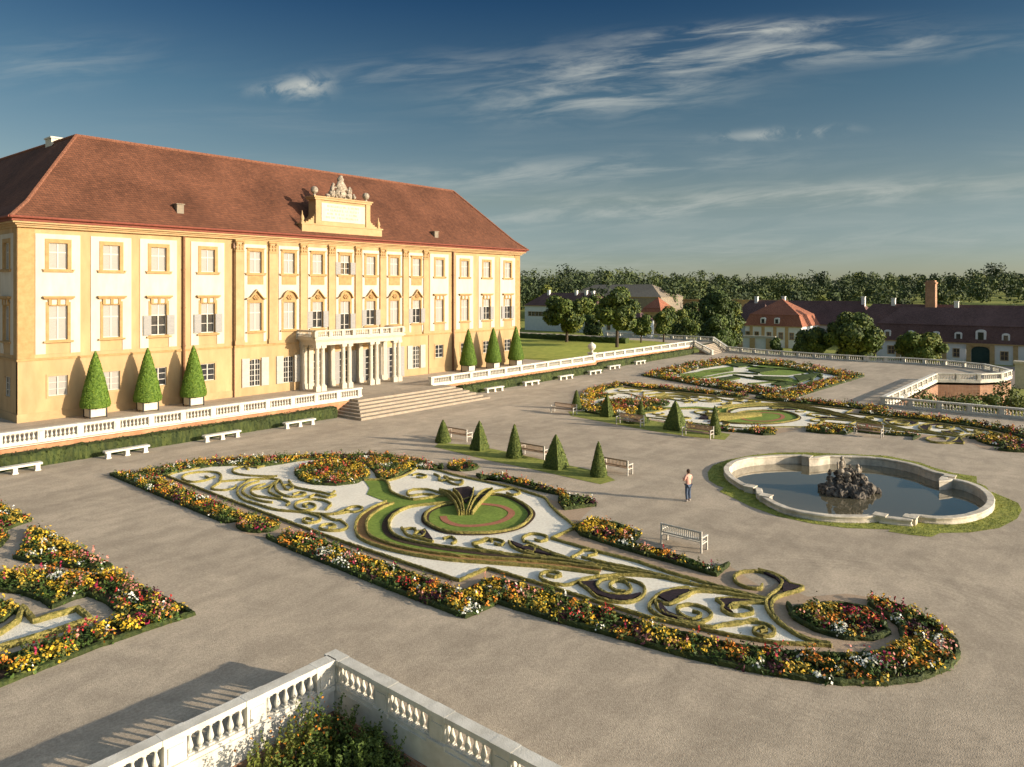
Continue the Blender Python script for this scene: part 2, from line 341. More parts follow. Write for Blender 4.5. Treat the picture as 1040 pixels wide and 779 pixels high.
# ------------------------------------------------------------------ flowers
FM = ['f_green', 'f_olive', 'f_dark', 'f_yellow', 'f_orange', 'f_red', 'f_magenta', 'f_white', 'f_pink', 'f_plum', 'f_gold']
SPEC = [  # leaf mat, blossom mat, height, blossom amount, share, blossom size
    (1, 3, .34, 9, 5., .052), (1, 4, .34, 8, 3.8, .048), (0, 7, .30, 9, 2.4, .052), (2, 5, .44, 5, 1.2, .045), (0, 6, .36, 7, .9, .05), (1, 8, .46, 7, 1.7, .045),
    (9, 9, .40, 4, 1.5, .05), (0, 1, .50, 3, 5.5, .05), (1, 10, .36, 9, 5., .05), (0, 0, .36, 0, 5., .05)]
def flowers(polys, parent, dens=16, size=1.0, leafn=13, hs=1.0, warm=0):
    P = np.concatenate([scatter(p, dens) for p in polys]); n = len(P)
    # species drift in loose patches
    lo, hi = P.min(0), P.max(0); K = max(6, int((hi-lo).prod()/.26)); seeds = lo+rng.random((K, 2))*(hi-lo)
    w = np.array([s[4] for s in SPEC]); w = w/w.sum(); sp = rng.choice(len(SPEC), K, p=w)
    near = np.zeros(n, int)
    for i in range(0, n, 500):
        near[i:i+500] = ((P[i:i+500, None]-seeds[None])**2).sum(2).argmin(1)
    s = sp[near]; rnd = rng.random(n) < .2; s[rnd] = rng.choice(len(SPEC), rnd.sum(), p=w)
    hgt = np.array([q[2] for q in SPEC])[s]*rng.uniform(.8, 1.2, n)*hs*rng.uniform(.7, 1.35, K)[near]
    rad = .21*size*rng.uniform(.8, 1.3, n)
    mb = MB()
    # leaves in a dome
    k = leafn; idx = np.repeat(np.arange(n), k); d = rng.normal(size=(len(idx), 3)); d[:, 2] = abs(d[:, 2]); d /= np.linalg.norm(d, axis=1)[:, None]
    rr = rng.random(len(idx))**.4
    c = np.zeros_like(d); c[:, :2] = P[idx]+d[:, :2]*rad[idx, None]*rr[:, None]; c[:, 2] = .03+d[:, 2]*hgt[idx]*.9*rr
    v, q = rhombi(c, d+rng.normal(0, .5, d.shape), rng.uniform(.07, .12, len(idx))*size, rng.uniform(.025, .05, len(idx))*size)
    lm = np.array([x[0] for x in SPEC])[s][idx]; flip = rng.random(len(idx)) < .25; lm = np.where(flip, rng.choice([0, 1, 2], len(idx)), lm)
    mb.addarr(v, q, lm)
    cnt = np.array([x[3] for x in SPEC])[s]; idx = np.repeat(np.arange(n), cnt)
    d = rng.normal(size=(len(idx), 3)); d[:, 2] = abs(d[:, 2])+.5; d /= np.linalg.norm(d, axis=1)[:, None]
    c = np.zeros_like(d); c[:, :2] = P[idx]+d[:, :2]*rad[idx, None]*1.05; c[:, 2] = .04+d[:, 2]*hgt[idx]*1.02
    bs = np.array([x[5] for x in SPEC])[s][idx]*rng.uniform(.7, 1.3, len(idx))*size
    v, q = rhombi(c, d+rng.normal(0, .35, d.shape), bs, bs*.85)
    mb.addarr(v, q, np.array([x[1] for x in SPEC])[s][idx])
    sel = np.where((rng.random(n) < .055))[0]      # tall spikes of salvia and snapdragon
    if len(sel):
        k2 = 9; idx = np.repeat(sel, k2); tt = np.tile(np.linspace(.3, 1, k2), len(sel)); c = np.zeros((len(idx), 3)); c[:, :2] = P[idx]+rng.normal(0, .018, (len(idx), 2)); c[:, 2] = .1+tt*rng.uniform(.36, .55, len(sel)).repeat(k2)*hs
        v, q = rhombi(c, rng.normal(size=c.shape), .05*size, .035*size); mb.addarr(v, q, np.where(tt < .45, 0, rng.choice([5, 8, 4, 0, 6, 7], len(sel)).repeat(k2)))
    o = obj('flowers', mb, FM, parent); o['kind'] = 'stuff'; return o
def flower_bed(label, polys, borders, group, dens=16, size=1., leafn=13, hs=1., bw=.15, bh=.16, step=.14, soil='soil'):
    """polys: planted outlines; borders: clipped box edging paths [(pts, closed)]"""
    c = np.mean(np.array(polys[0]), 0); t = thing('flower_bed', label, 'flower bed', (c[0], c[1], 0), group)
    mb = MB()
    for i, p in enumerate(polys): mb.poly(p, .028+.004*i)
    obj('soil', mb, soil, t)
    flowers(polys, t, dens, size, leafn, hs)
    for pts, cl in borders:
        m2 = MB(); hedge(m2, pts, bw, bh, cl, False, step, .014); obj('box_edging', m2, 'hedge_dark', t)
    return t

# ------------------------------------------------------------------ foliage
def blob_leaves(mb, centre, rad, n, ls, mats=(0, 1, 2), lumps=9, fill_=.35, seed=None, lumpr=.45, flat=1.):
    """crown from many overlapping leaf clumps with an uneven outline"""
    centre = np.array(centre, float); rad = np.array(rad, float)
    d = rng.normal(size=(lumps, 3)); d /= np.linalg.norm(d, axis=1)[:, None]; d[:, 2] *= .85
    lc = centre+d*rad*rng.uniform(.45, .85, (lumps, 1)); lr = rad.mean()*lumpr*rng.uniform(.65, 1.25, lumps)
    lc = np.vstack([lc, centre]); lr = np.append(lr, rad.mean()*.6)
    w = lr**2; pick = rng.choice(len(lr), n, p=w/w.sum())
    q = rng.normal(size=(n, 3)); q /= np.linalg.norm(q, axis=1)[:, None]
    rr = 1-fill_*rng.random(n)**1.5+rng.normal(0, .06, n)
    p = lc[pick]+q*(lr[pick]*rr)[:, None]*np.array([1, 1, .85*flat])
    v, f = rhombi(p, q+rng.normal(0, .45, q.shape), ls*rng.uniform(.6, 1.3, n), ls*.62*rng.uniform(.6, 1.3, n))
    # each clump keeps its own tint
    tint = rng.choice(mats, len(lr)); mi = np.where(rng.random(n) < .6, tint[pick], rng.choice(mats, n))
    mb.addarr(v, f, mi)
def tree(label, x, y, z, h, rx, cat='tree', group=None, n=9100, ls=0.204, mats=('leafA', 'leafB', 'leafC'), trunk=.25, lumps=14, name='broadleaf_tree', low=.22, tr=.03):
    t = thing(name, label, cat, (x, y, z), group)
    mb = MB(); th = h*.55
    mb.tube([(x, y, z-.1), (x+.1, y, z+th*.5), (x, y+.1, z+th), (x, y, z+h*.8)], [h*tr, h*tr*.75, h*tr*.5, h*tr*.15], 8)
    for k in range(7):
        a = k*2.4+rng.random(); b = z+th*rng.uniform(.5, .95); e = (x+math.cos(a)*rx*.6, y+math.sin(a)*rx*.6, b+h*rng.uniform(.15, .3))
        mb.tube([(x, y, b), (x+(e[0]-x)*.5, y+(e[1]-y)*.5, b+(e[2]-b)*.6), e], [h*.014, h*.009, h*.003], 5)
    obj('trunk', mb, 'bark', t)
    cb = MB(); cz = z+h*(low+1)/2; rz = h*(1-low)/2
    blob_leaves(cb, (x, y, cz), (rx, rx, rz), n, ls, lumps=lumps+6, lumpr=.36)
    obj('crown', cb, list(mats), t); return t

# ================================================================== THE GROUND
TZ = 1.3            # palace terrace
LOWZ = -5.0         # village level
# outline of the garden pool: centre line of its stone rim
RIM = .34
rimc = [(818.5, 462.2), (803, 462), (781.5, 462.8), (760, 464.8), (746, 468.3), (739.5, 473), (738.5, 477.5), (743, 483.7), (753.8, 490.8)]
segA = [(753.8, 491), (771, 496), (772, 500.5), (784.7, 509)]
near_ = [(784.7, 509), (800, 515.5), (818.6, 519.6), (837, 522.2), (858.7, 523.4), (880, 523.2), (893, 521.7)]
segD = [(893, 521.7), (895, 524), (922.4, 527), (927.8, 522.5)]
rlobe = [(927.8, 522.5), (949.3, 524.6), (972.4, 524), (991, 520), (1002.3, 514), (1006, 507.8), (1003.3, 500.9), (994, 493.9), (980, 488.5), (966.3, 485.9)]
segC = [(966.3, 485.9), (954.5, 488), (962, 481.5), (940.9, 477)]
farr = [(940.9, 476), (934, 473), (918.5, 469), (903, 466.2), (889.2, 464.4), (865, 462.9), (841.7, 462.5)]
segB = [(841.7, 462.5), (823, 465), (818.5, 462.2)]
def rimpath():
    out = []
    for s_, sm in ((rimc, 1), (segA, 0), (near_, 1), (segD, 0), (rlobe, 1), (segC, 0), (farr, 1), (segB, 0)):
        w_ = W(s_, RIM); p = smooth_path(w_, .35) if sm else straight_path(w_, .5); out.append(p[:-1])
    return np.concatenate(out)
rp = rimpath()

# parterre platform, a sheet with the two sunken bays left open
FGX, FGY = 13.17, 17.72
rec = [(80.35, 18.4), (107.4, 18.3), (109.97, 14.03), (113.17, 11.94), (117.93, 11.5)]
far = [(120.99, 12.9), (125.06, 15.41), (127.99, 20.73), (128.6, 26.5), (127.2, 31.85), (127.6, 40), (129.0, 48.5), (132.0, 57.5)]
gp = [(-90, FGY), (FGX, FGY), (FGX, -60), (80.35, -60)]+rec+far+[(132, 60.5), (-90, 60.5)]
mb = MB(); mb.polyh([gp, [tuple(p) for p in rp]], 0.); struct('parterre_gravel', mb, 'gravel')
mb = MB(); mb.poly([(-90, 56.3), (44.9, 56.3), (45.2, 57.0), (55.2, 57.0), (55.5, 57.3), (88.6, 58.5), (89, 60.1), (125, 61.0), (138, 62), (138.6, 150), (-90, 150)], TZ); struct('terrace_gravel', mb, 'gravel')
# lawn on the terrace right of the palace
mb = MB(); mb.poly([(85, 63.5), (127, 64.5), (131, 72), (131, 100), (118, 100), (104, 98), (85, 96)], TZ+.012); struct('terrace_lawn', mb, 'meadow')

# lower ground, rolling up to the wood
def terr(x, y):
    d = math.hypot(x, y); a = max(0., min(1., (d-300)/260)); a = a*a*(3-2*a)
    return LOWZ+a*(13+3*math.sin(x*.008+1)+2*math.sin(y*.011))
mb = MB(); nx = 60; v = []
xs = np.concatenate([np.linspace(-500, 700, 61), [1200, 2500, 5000, 9000]]); ys = np.concatenate([[-5000, -2000, -900], np.linspace(-500, 700, 61), [1200, 2500, 5000, 9000]])
for y in ys:
    for x in xs: v.append((x, y, terr(x, y)))
nxx = len(xs); mb.add(v, [(j*nxx+i, j*nxx+i+1, (j+1)*nxx+i+1, (j+1)*nxx+i) for j in range(len(ys)-1) for i in range(nxx-1)])
struct('terrain', mb, 'lawn_rough', True)
mb = MB(); mb.poly([(150, -20), (191, -20), (191, 60), (150, 60)], LOWZ+.02); struct('road', mb, 'road')

# retaining walls under the platform
def rwall(label, pts, z0, z1, w, mat='brick', off=0.):
    m = MB()
    for a, b in zip(pts[:-1], pts[1:]): m.seg(a, b, w, z0, z1)
    return tag(obj('retaining_wall', m, mat), label, 'wall')
rwall('brick retaining wall under the foreground balustrade, left arm', [(-40, FGY-.08), (FGX-.3, FGY-.08)], LOWZ, -.56, .3)
rwall('brick retaining wall under the foreground balustrade, right arm', [(FGX-.08, FGY), (FGX-.08, -30)], LOWZ, -.56, .3)
rwall('orange brick wall beneath the curved balustrade at the far sunken bay', rec+[far[0]], LOWZ, -.56, .3)
rwall('brick wall under the near balustrade of the far sunken bay', [(80.35, 18.1), (80.35, -40)], LOWZ, -.56, .3)
rwall('retaining wall under the outer curved garden balustrade above the village', far+[(132, 61)], LOWZ, -.05, .3, 'stone')

# ================================================================== BALUSTRADES
def baluster_mesh(h, r, n=10):
    m = MB(); m.box(-r, r, -r, r, 0, h*.08)
    m.lathe((0, 0, 0), [(r*.55, h*.08), (r*.5, h*.14), (r*.95, h*.26), (r*1.02, h*.36), (r*.75, h*.52), (r*.42, h*.70), (r*.40, h*.78), (r*.62, h*.82), (r*.5, h*.86), (r*.6, h*.92)], n)
    m.box(-r, r, -r, r, h*.92, h)
    me = bpy.data.meshes.new('baluster'); me.from_pydata(np.concatenate(m.v).tolist(), [], m.f); me.materials.append(M['bstone'])
    return me
BH = 1.02
BMESH = baluster_mesh(.56, .085, 10); BMESH_LO = baluster_mesh(.56, .085, 6)
def balustrade(label, pts, group='white stone balustrades', period=2.17, pw=.55, nb=6, below=.25, width=.36, lo=False, ends=(True, True), sp=None, solid=(0, 0)):
    """pts: plan points with z; piers at every corner and every period between"""
    pts = [tuple(p)+(0,)*(3-len(p)) for p in pts]
    t = thing('balustrade', label, 'balustrade', pts[0], group)
    pl = MB(); cp = MB(); first = True
    for i, (a, b) in enumerate(zip(pts[:-1], pts[1:])):
        A = np.array(a); B = np.array(b); L = np.linalg.norm((B-A)[:2]); d = (B-A)/L; dn = d[:2]/np.linalg.norm(d[:2])
        pl.seg(A-d*.02*(i+1), B, width, -below, .20+.004*(i % 2)); pl.seg(A-d*.02*(i+1), B, width+.1, -below, .09+.004*(i % 2))
        cp.seg(A, B, width+.09, .80+.004*(i % 2), .94+.004*(i % 2)); cp.seg(A, B, width-.03, .765, .80)
        n = max(1, round(L/period)); per = L/n
        for k in range(n+1):
            if k == n and i < len(pts)-2: continue
            p = A+d*per*k; ww = pw
            if (k == 0 and i == 0 and not ends[0]) or (k == n and not ends[1]): pass
            else:
                m = MB(); e1 = np.array([*dn, 0]); e2 = np.array([-dn[1], dn[0], 0])
                m.obox(p+(0, 0, (.757+.205)/2), e1*ww/2, e2*(width/2-.002), (0, 0, (.757-.205)/2+.004)); m.obox(p+(0, 0, .47), e1*(ww/2-.09), e2*(width/2+.025), (0, 0, .19))
                m.obox(p+(0, 0, .874), e1*(ww/2+.05), e2*(width/2+.062), (0, 0, .0705)); m.obox(p+(0, 0, .145-.005), e1*(ww/2+.03), e2*(width/2+.068), (0, 0, .065+.1*(below > .1)*0))
                obj('pier', m, 'bstone', t)
            if k < n:
                span = per-pw; s_ = span/nb if sp is None else sp
                for j in range(nb):
                    q = A+d*(per*k+per/2+(j-(nb-1)/2)*s_)
                    o = bpy.data.objects.new('baluster', BMESH_LO if lo else BMESH); C.objects.link(o); o.parent = t
                    o.location = q-np.array(pts[0])+(0, 0, .205); o.rotation_euler = (0, 0, math.atan2(dn[1], dn[0]))
    obj('plinth', pl, 'bstone', t); obj('cap_rail', cp, 'bstone', t)
    return t
fgl = balustrade('white stone balustrade in the foreground, arm running to the bottom left corner', [(FGX-.49, FGY, 0), (FGX-.49-2.17*11, FGY, 0)], nb=6, pw=.56, width=.28, below=.55)
m = MB(); m.box(FGX-.50, FGX-.145, FGY-.135, FGY+.135, -.545, .80); m.box(FGX-.50, FGX-.19, FGY-.18, FGY+.18, .801, .936); obj('corner_block', m, 'bstone', fgl)
balustrade('white stone balustrade in the foreground, arm running to the bottom edge on the right', [(FGX, FGY, 0), (FGX, FGY-2.17*9, 0)], nb=6, pw=.56, width=.28, below=.55)
balustrade('terrace balustrade left of the palace steps', [(44.6, 56.55, TZ), (-2, 56.9, TZ)], period=2.4, nb=7, pw=.42, below=.12, sp=.27)
balustrade('terrace balustrade right of the palace steps', [(55.2, 57.5, TZ), (71, 57.9, TZ), (88.6, 58.7, TZ)], period=2.9, nb=9, pw=.45, below=.12, lo=True, sp=.27)
balustrade('terrace balustrade in front of the lawn, beyond the stone vase', [(90.6, 60.2, TZ), (124.9, 61.0, TZ)], period=3.1, nb=8, pw=.55, below=.12, lo=True, sp=.3)
balustrade('balustrade down the left side of the far garden stair', [(125.2, 60.6, TZ), (123.0, 56.2, 0)], period=2.5, nb=8, pw=.5, lo=True, below=.1)
balustrade('balustrade at the far lawn edge descending the right side of the far stair', [(138.2, 88, TZ), (138.3, 75, TZ), (137.7, 62.6, TZ), (132.4, 57.4, 0)], period=3.1, nb=8, pw=.5, lo=True, below=.1, sp=.32)
balustrade('outer garden balustrade from the far stair to the first bend', [(132.2, 57.0, 0), (129.2, 48.5, 0), (127.8, 40, 0), (127.4, 31.85, 0)], period=3.2, nb=8, pw=.5, lo=True, below=.1, sp=.32)
balustrade('outer garden balustrade sweeping round the far sunken bay', [(127.5, 31.5, 0), (128.8, 26.5, 0), (128.1, 20.7, 0), (125.2, 15.3, 0), (121.1, 12.8, 0), (118.2, 11.5, 0), (113.2, 11.94, 0), (110, 14.05, 0), (107.5, 18.35, 0)], period=2.9, nb=7, pw=.45, lo=True, below=.25, sp=.32)
balustrade('balustrade along the left edge of the far sunken bay', [(107.3, 18.42, 0), (80.7, 18.42, 0)], period=3.0, nb=8, pw=.5, lo=True, below=.25, sp=.3)
balustrade('balustrade along the near edge of the far sunken bay, running off right', [(80.35, 18.42, 0), (80.35, -9, 0)], period=2.6, nb=8, pw=.42, lo=True, below=.25, sp=.27)

# hedges and low walls before the terrace
def long_hedge(label, a, b, w, h, group='clipped hedges below the terrace'):
    m = MB(); p = straight_path([a, b], .25); sweep(m, p, hedge_prof(w, h), False, .03)
    n = int(np.linalg.norm(np.array(b)-a)*26); t = rng.random(n); c = np.zeros((n, 3)); c[:, :2] = np.array(a)+(np.array(b)-a)*t[:, None]
    side = rng.random(n) < .5; c[:, 1] += np.where(side, -w/2-.01, (rng.random(n)-.5)*w); c[:, 2] = np.where(side, rng.random(n)*h, h+.01)
    v, q = rhombi(c, rng.normal(size=(n, 3))+np.where(side[:, None], [0, -1.5, 0], [0, 0, 1.5]), .09, .055); m.addarr(v, q, 0)
    return tag(obj('clipped_hedge', m, 'hedge_dark'), label, 'hedge', group)
long_hedge('low clipped hedge under the terrace balustrade left of the steps', (-8, 55.5), (40.9, 55.5), 1.1, .98)
long_hedge('low clipped hedge between the palace steps and the hedge jog', (58.6, 56.5), (88.4, 57.4), 1.1, .98)
long_hedge('low clipped hedge beneath the lawn balustrade, reaching the far stair', (89.6, 59.0), (122.5, 60.0), 1.1, .98)
def twall(label, pts):
    m = MB()
    for a, b in zip(pts[:-1], pts[1:]): m.seg(a, b, .5, -.1, TZ-.125)
    tag(obj('terrace_wall', m, 'brick_wash'), label, 'wall')
M['brick_wash'] = pmat('brick_wash', (.36, .17, .085), (.46, .25, .13), 2, .9, .2, 12, .15, .5)
twall('orange washed wall behind the hedge left of the palace steps', [(-8, 56.62), (44.8, 56.42)])
twall('orange washed wall behind the hedge right of the palace steps', [(55.3, 57.45), (71, 57.85), (89, 58.65)])
twall('orange washed wall under the lawn balustrade', [(89.2, 60.1), (125, 60.95)])

# ================================================================== PALACE STEPS
t = thing('palace_steps', 'wide stone steps rising from the gravel to the palace portico', 'steps', (49.6, 52, 0))
for k in range(6):
    m = MB(); x0 = 41.3+.42*k; x1 = 58.6-.42*k; y0 = 52.0+.62*k
    m.box(x0, x1, y0, 57.0+.003*k, TZ/6*k+.003*k, TZ/6*(k+1)-.002 if k < 5 else TZ+.006)
    obj('step', m, 'leadc', t)
t = thing('garden_stair', 'far garden stair descending from the lawn terrace between balustrades', 'steps', (130, 59, 0))
for k in range(7):
    m = MB(); a = np.array([123.4, 56.4]); b = np.array([132, 57.6]); dv = np.array([.45, .72])*.85
    p, q = a+dv*k*.8, b+dv*k*.8
    e = np.array([131+4, 57+6.]); m.prism([tuple(p), tuple(q), tuple(q+dv*.85), tuple(p+dv*.85)], 0, TZ/7*(k+1)-.002); obj('step', m, 'leadc', t)

# ================================================================== THE PALACE
U0, U1, V0 = 18.9, 80.6, 65.9; ZT = 16.6
pal = thing('palace', 'large ochre and white baroque palace under a red hipped tile roof', 'palace', (49.9, V0, TZ))
class Fr:
    def __init__(s, o, ex, ey): s.o = np.array(o, float); s.ex = np.array(ex, float); s.ey = np.array(ey, float)
    def __call__(s, x, y, z): return s.o+s.ex*x+s.ey*y+np.array([0, 0, z])
FA = Fr((0, V0, 0), (1, 0, 0), (0, 1, 0)); FS = Fr((U0, 0, 0), (0, 1, 0), (1, 0, 0)); FE = Fr((U1, 0, 0), (0, 1, 0), (-1, 0, 0))
def slab(mb, fr, x0, x1, z0, z1, yf, yb, ops=(), mi=0):
    xs = sorted({x0, x1, *[a for o in ops for a in o[:2]]}); zs = sorted({z0, z1, *[a for o in ops for a in o[2:]]})
    xs = [x for x in xs if x0 <= x <= x1]; zs = [z for z in zs if z0 <= z <= z1]
    for a, b in zip(xs[:-1], xs[1:]):
        for c, d in zip(zs[:-1], zs[1:]):
            mx, mz = (a+b)/2, (c+d)/2
            if any(o[0] < mx < o[1] and o[2] < mz < o[3] for o in ops): continue
            mb.add([fr(a, yf, c), fr(b, yf, c), fr(b, yf, d), fr(a, yf, d)], [(0, 1, 2, 3)], mi)
    for a, b, c, d in [(x0, x1, z0, z1)]+list(ops):
        P = [(a, c), (b, c), (b, d), (a, d)]
        for i in range(4):
            p, q = P[i], P[(i+1) % 4]
            mb.add([fr(p[0], yf, p[1]), fr(q[0], yf, q[1]), fr(q[0], yb, q[1]), fr(p[0], yb, p[1])], [(0, 1, 2, 3)], mi)
def fbox(mb, fr, x0, x1, y0, y1, z0, z1, mi=0):
    P = [fr(x, y, z) for z in (z0, z1) for x, y in ((x0, y0), (x1, y0), (x1, y1), (x0, y1))]
    mb.add(P, [(0, 3, 2, 1), (4, 5, 6, 7), (0, 1, 5, 4), (1, 2, 6, 5), (2, 3, 7, 6), (3, 0, 4, 7)], mi)
def window(fr, x, z0, z1, w, state, y=0., parent=None, rows=3, shutters=False, arch=False):
    """state: closed, half (lower half open, dark), dark, blind"""
    parent = parent or pal
    m = MB(); a, b = x-w/2, x+w/2; t = .07
    yf = y+.10
    fbox(m, fr, a, a+t, yf, yf+.08, z0, z1); fbox(m, fr, b-t, b, yf, yf+.08, z0, z1)
    fbox(m, fr, a+t, b-t, yf, yf+.08, z0, z0+t); fbox(m, fr, a+t, b-t, yf, yf+.08, z1-t, z1)
    fbox(m, fr, x-.045, x+.045, yf-.01, yf+.08, z0+t, z1-t)
    zm = z0+(z1-z0)*.64
    if state in ('closed', 'half'):
        fbox(m, fr, a+t, b-t, yf-.013, yf+.08, zm-.045, zm+.045)
        if state == 'half':
            zz = z0+(zm-z0)*.5; fbox(m, fr, a+t, b-t, yf+.01, yf+.08, zz-.025, zz+.025)
    else:
        for k in range(1, rows): zz = z0+(z1-z0)*k/rows; fbox(m, fr, a+t, b-t, yf+.003, yf+.08, zz-.025, zz+.025)
        for xx in ((a+x)/2, (b+x)/2):
            if rows >= 4: fbox(m, fr, xx-.015, xx+.015, yf+.006, yf+.08, z0+t, z1-t)
    wo = obj('window', m, 'wframe', parent)
    if state == 'closed':
        m = MB(); fbox(m, fr, a+t, b-t, yf+.03, yf+.06, z0+t, z1-t); obj('closed_shutter', m, 'blind', wo)
    elif state == 'half':
        m = MB(); fbox(m, fr, a+t, b-t, yf+.03, yf+.06, zm+.045, z1-t); obj('closed_shutter', m, 'blind', wo)
        m = MB(); fbox(m, fr, a+t, b-t, yf+.09, yf+.12, z0+t, zm-.045); obj('pane', m, 'glass', wo)
        for s_ in (-1, 1):
            m = MB(); c = x+s_*(w/2+w*.27); fbox(m, fr, c-w*.25, c+w*.25, y-.16, y-.12, z0+.02, zm)
            for kk in range(6): zz = z0+.1+(zm-z0-.15)*kk/6; fbox(m, fr, c-w*.21, c+w*.21, y-.175, y-.16, zz, zz+(zm-z0)/9)
            obj('shutter', m, 'shutter', wo)
    else:
        m = MB(); fbox(m, fr, a+t, b-t, yf+.07, yf+.10, z0+t, z1-t); obj('pane', m, 'blind' if state == 'blind' else 'glass', wo)
    if shutters:
        for s_ in (-1, 1):
            m = MB(); c = x+s_*(w/2+.45); fbox(m, fr, c-.4, c+.4, y-.10, y-.05, z0, z1+.1)
            for kk in range(10): zz = z0+.1+(z1-z0-.1)*kk/10; fbox(m, fr, c-.33, c+.33, y-.115, y-.10, zz, zz+(z1-z0)/16)
            obj('shutter', m, 'shutter_pale', wo)
    return wo
BX = [21.72, 25.76, 29.73, 34.29, 39.06, 42.84, 46.31, 49.9, 53.47, 56.98, 60.50, 64.6, 69.2, 73.5, 77.9]
CEN = range(4, 11)
Z2 = (13.35, 15.45); Z1 = (7.65, 10.4); ZG = (3.15, 4.75); ZA = (2.15, 4.85)
ops = []; cen_ops = []
for i, x in enumerate(BX):
    w = 1.35 if i not in CEN else 1.3
    tgt = cen_ops if i in CEN else ops
    tgt.append((x-w/2, x+w/2, *Z2))
    tgt.append((x-w/2, x+w/2, Z1[0]-(.0 if i != 7 else 1.0), Z1[1]))
    if i in CEN:
        if i in (4, 5, 10): tgt.append((x-.6, x+.6, *ZA))
        else: tgt.append((x-.75, x+.75, TZ+.05, 5.0))
    else: tgt.append((x-.7, x+.7, *ZG))
CU0, CU1 = 36.9, 62.5; YC = -.22
m = MB()
slab(m, FA, U0, CU0, TZ-.3, ZT, 0, .35, [o for o in ops if o[1] < CU0]); slab(m, FA, CU1, U1, TZ-.3, ZT, 0, .35, [o for o in ops if o[0] > CU1]); slab(m, FA, CU0, CU1, TZ-.3, ZT, YC, .35, cen_ops)
VB = 80.2
sops = []
SX = [68.35, 72.2, 76.2, 80.2, 84.2, 88.2, 92.2, 96.2, 100.2, 104.2]
for v_ in SX: sops += [(v_-.67, v_+.67, *Z2), (v_-.67, v_+.67, *Z1), (v_-.7, v_+.7, *ZG)]
slab(m, FS, V0+.003, 118, TZ-.3, ZT, 0, .35, sops); slab(m, FE, V0+.003, VB, TZ-.3, ZT, 0, .35, [])
m.box(U0, U1, VB-.3, VB, TZ, ZT); m.box(33, 33.3, VB, 118, TZ, ZT); m.box(U0, 33.3, 118, 118.3, TZ, ZT)
obj('wall', m, 'ochre', pal)
# plain inner ceiling keeps daylight out of the rooms
m = MB(); m.box(U0+.4, U1-.4, V0+.6, V0+.65, TZ, ZT-.02); m.box(U0+.6, U0+.65, V0+.7, 117, TZ, ZT-.02); obj('inner_wall', m, 'soil', pal)
# plinth zone and string course
for fr_, a, b, q in ((FA, U0-.055, CU0-.02, -.05), (FA, CU1+.02, U1+.06, -.05), (FS, V0+.003, 118, -.06)): m = MB(); fbox(m, fr_, a, b, q, -.003, TZ-.02, 1.95); obj('plinth', m, 'ochre_plinth', pal)
m = MB()
fbox(m, FA, U0-.07, CU0-.01, -.08, -.003, 6.08, 6.26); fbox(m, FA, CU1+.01, U1+.07, -.08, -.003, 6.08, 6.26); fbox(m, FA, CU0-.06, CU1+.06, YC-.08, YC-.003, 6.08, 6.27)
fbox(m, FS, V0-.07, 118, -.083, -.003, 6.08, 6.255); obj('string_course', m, 'ochre_trim', pal)
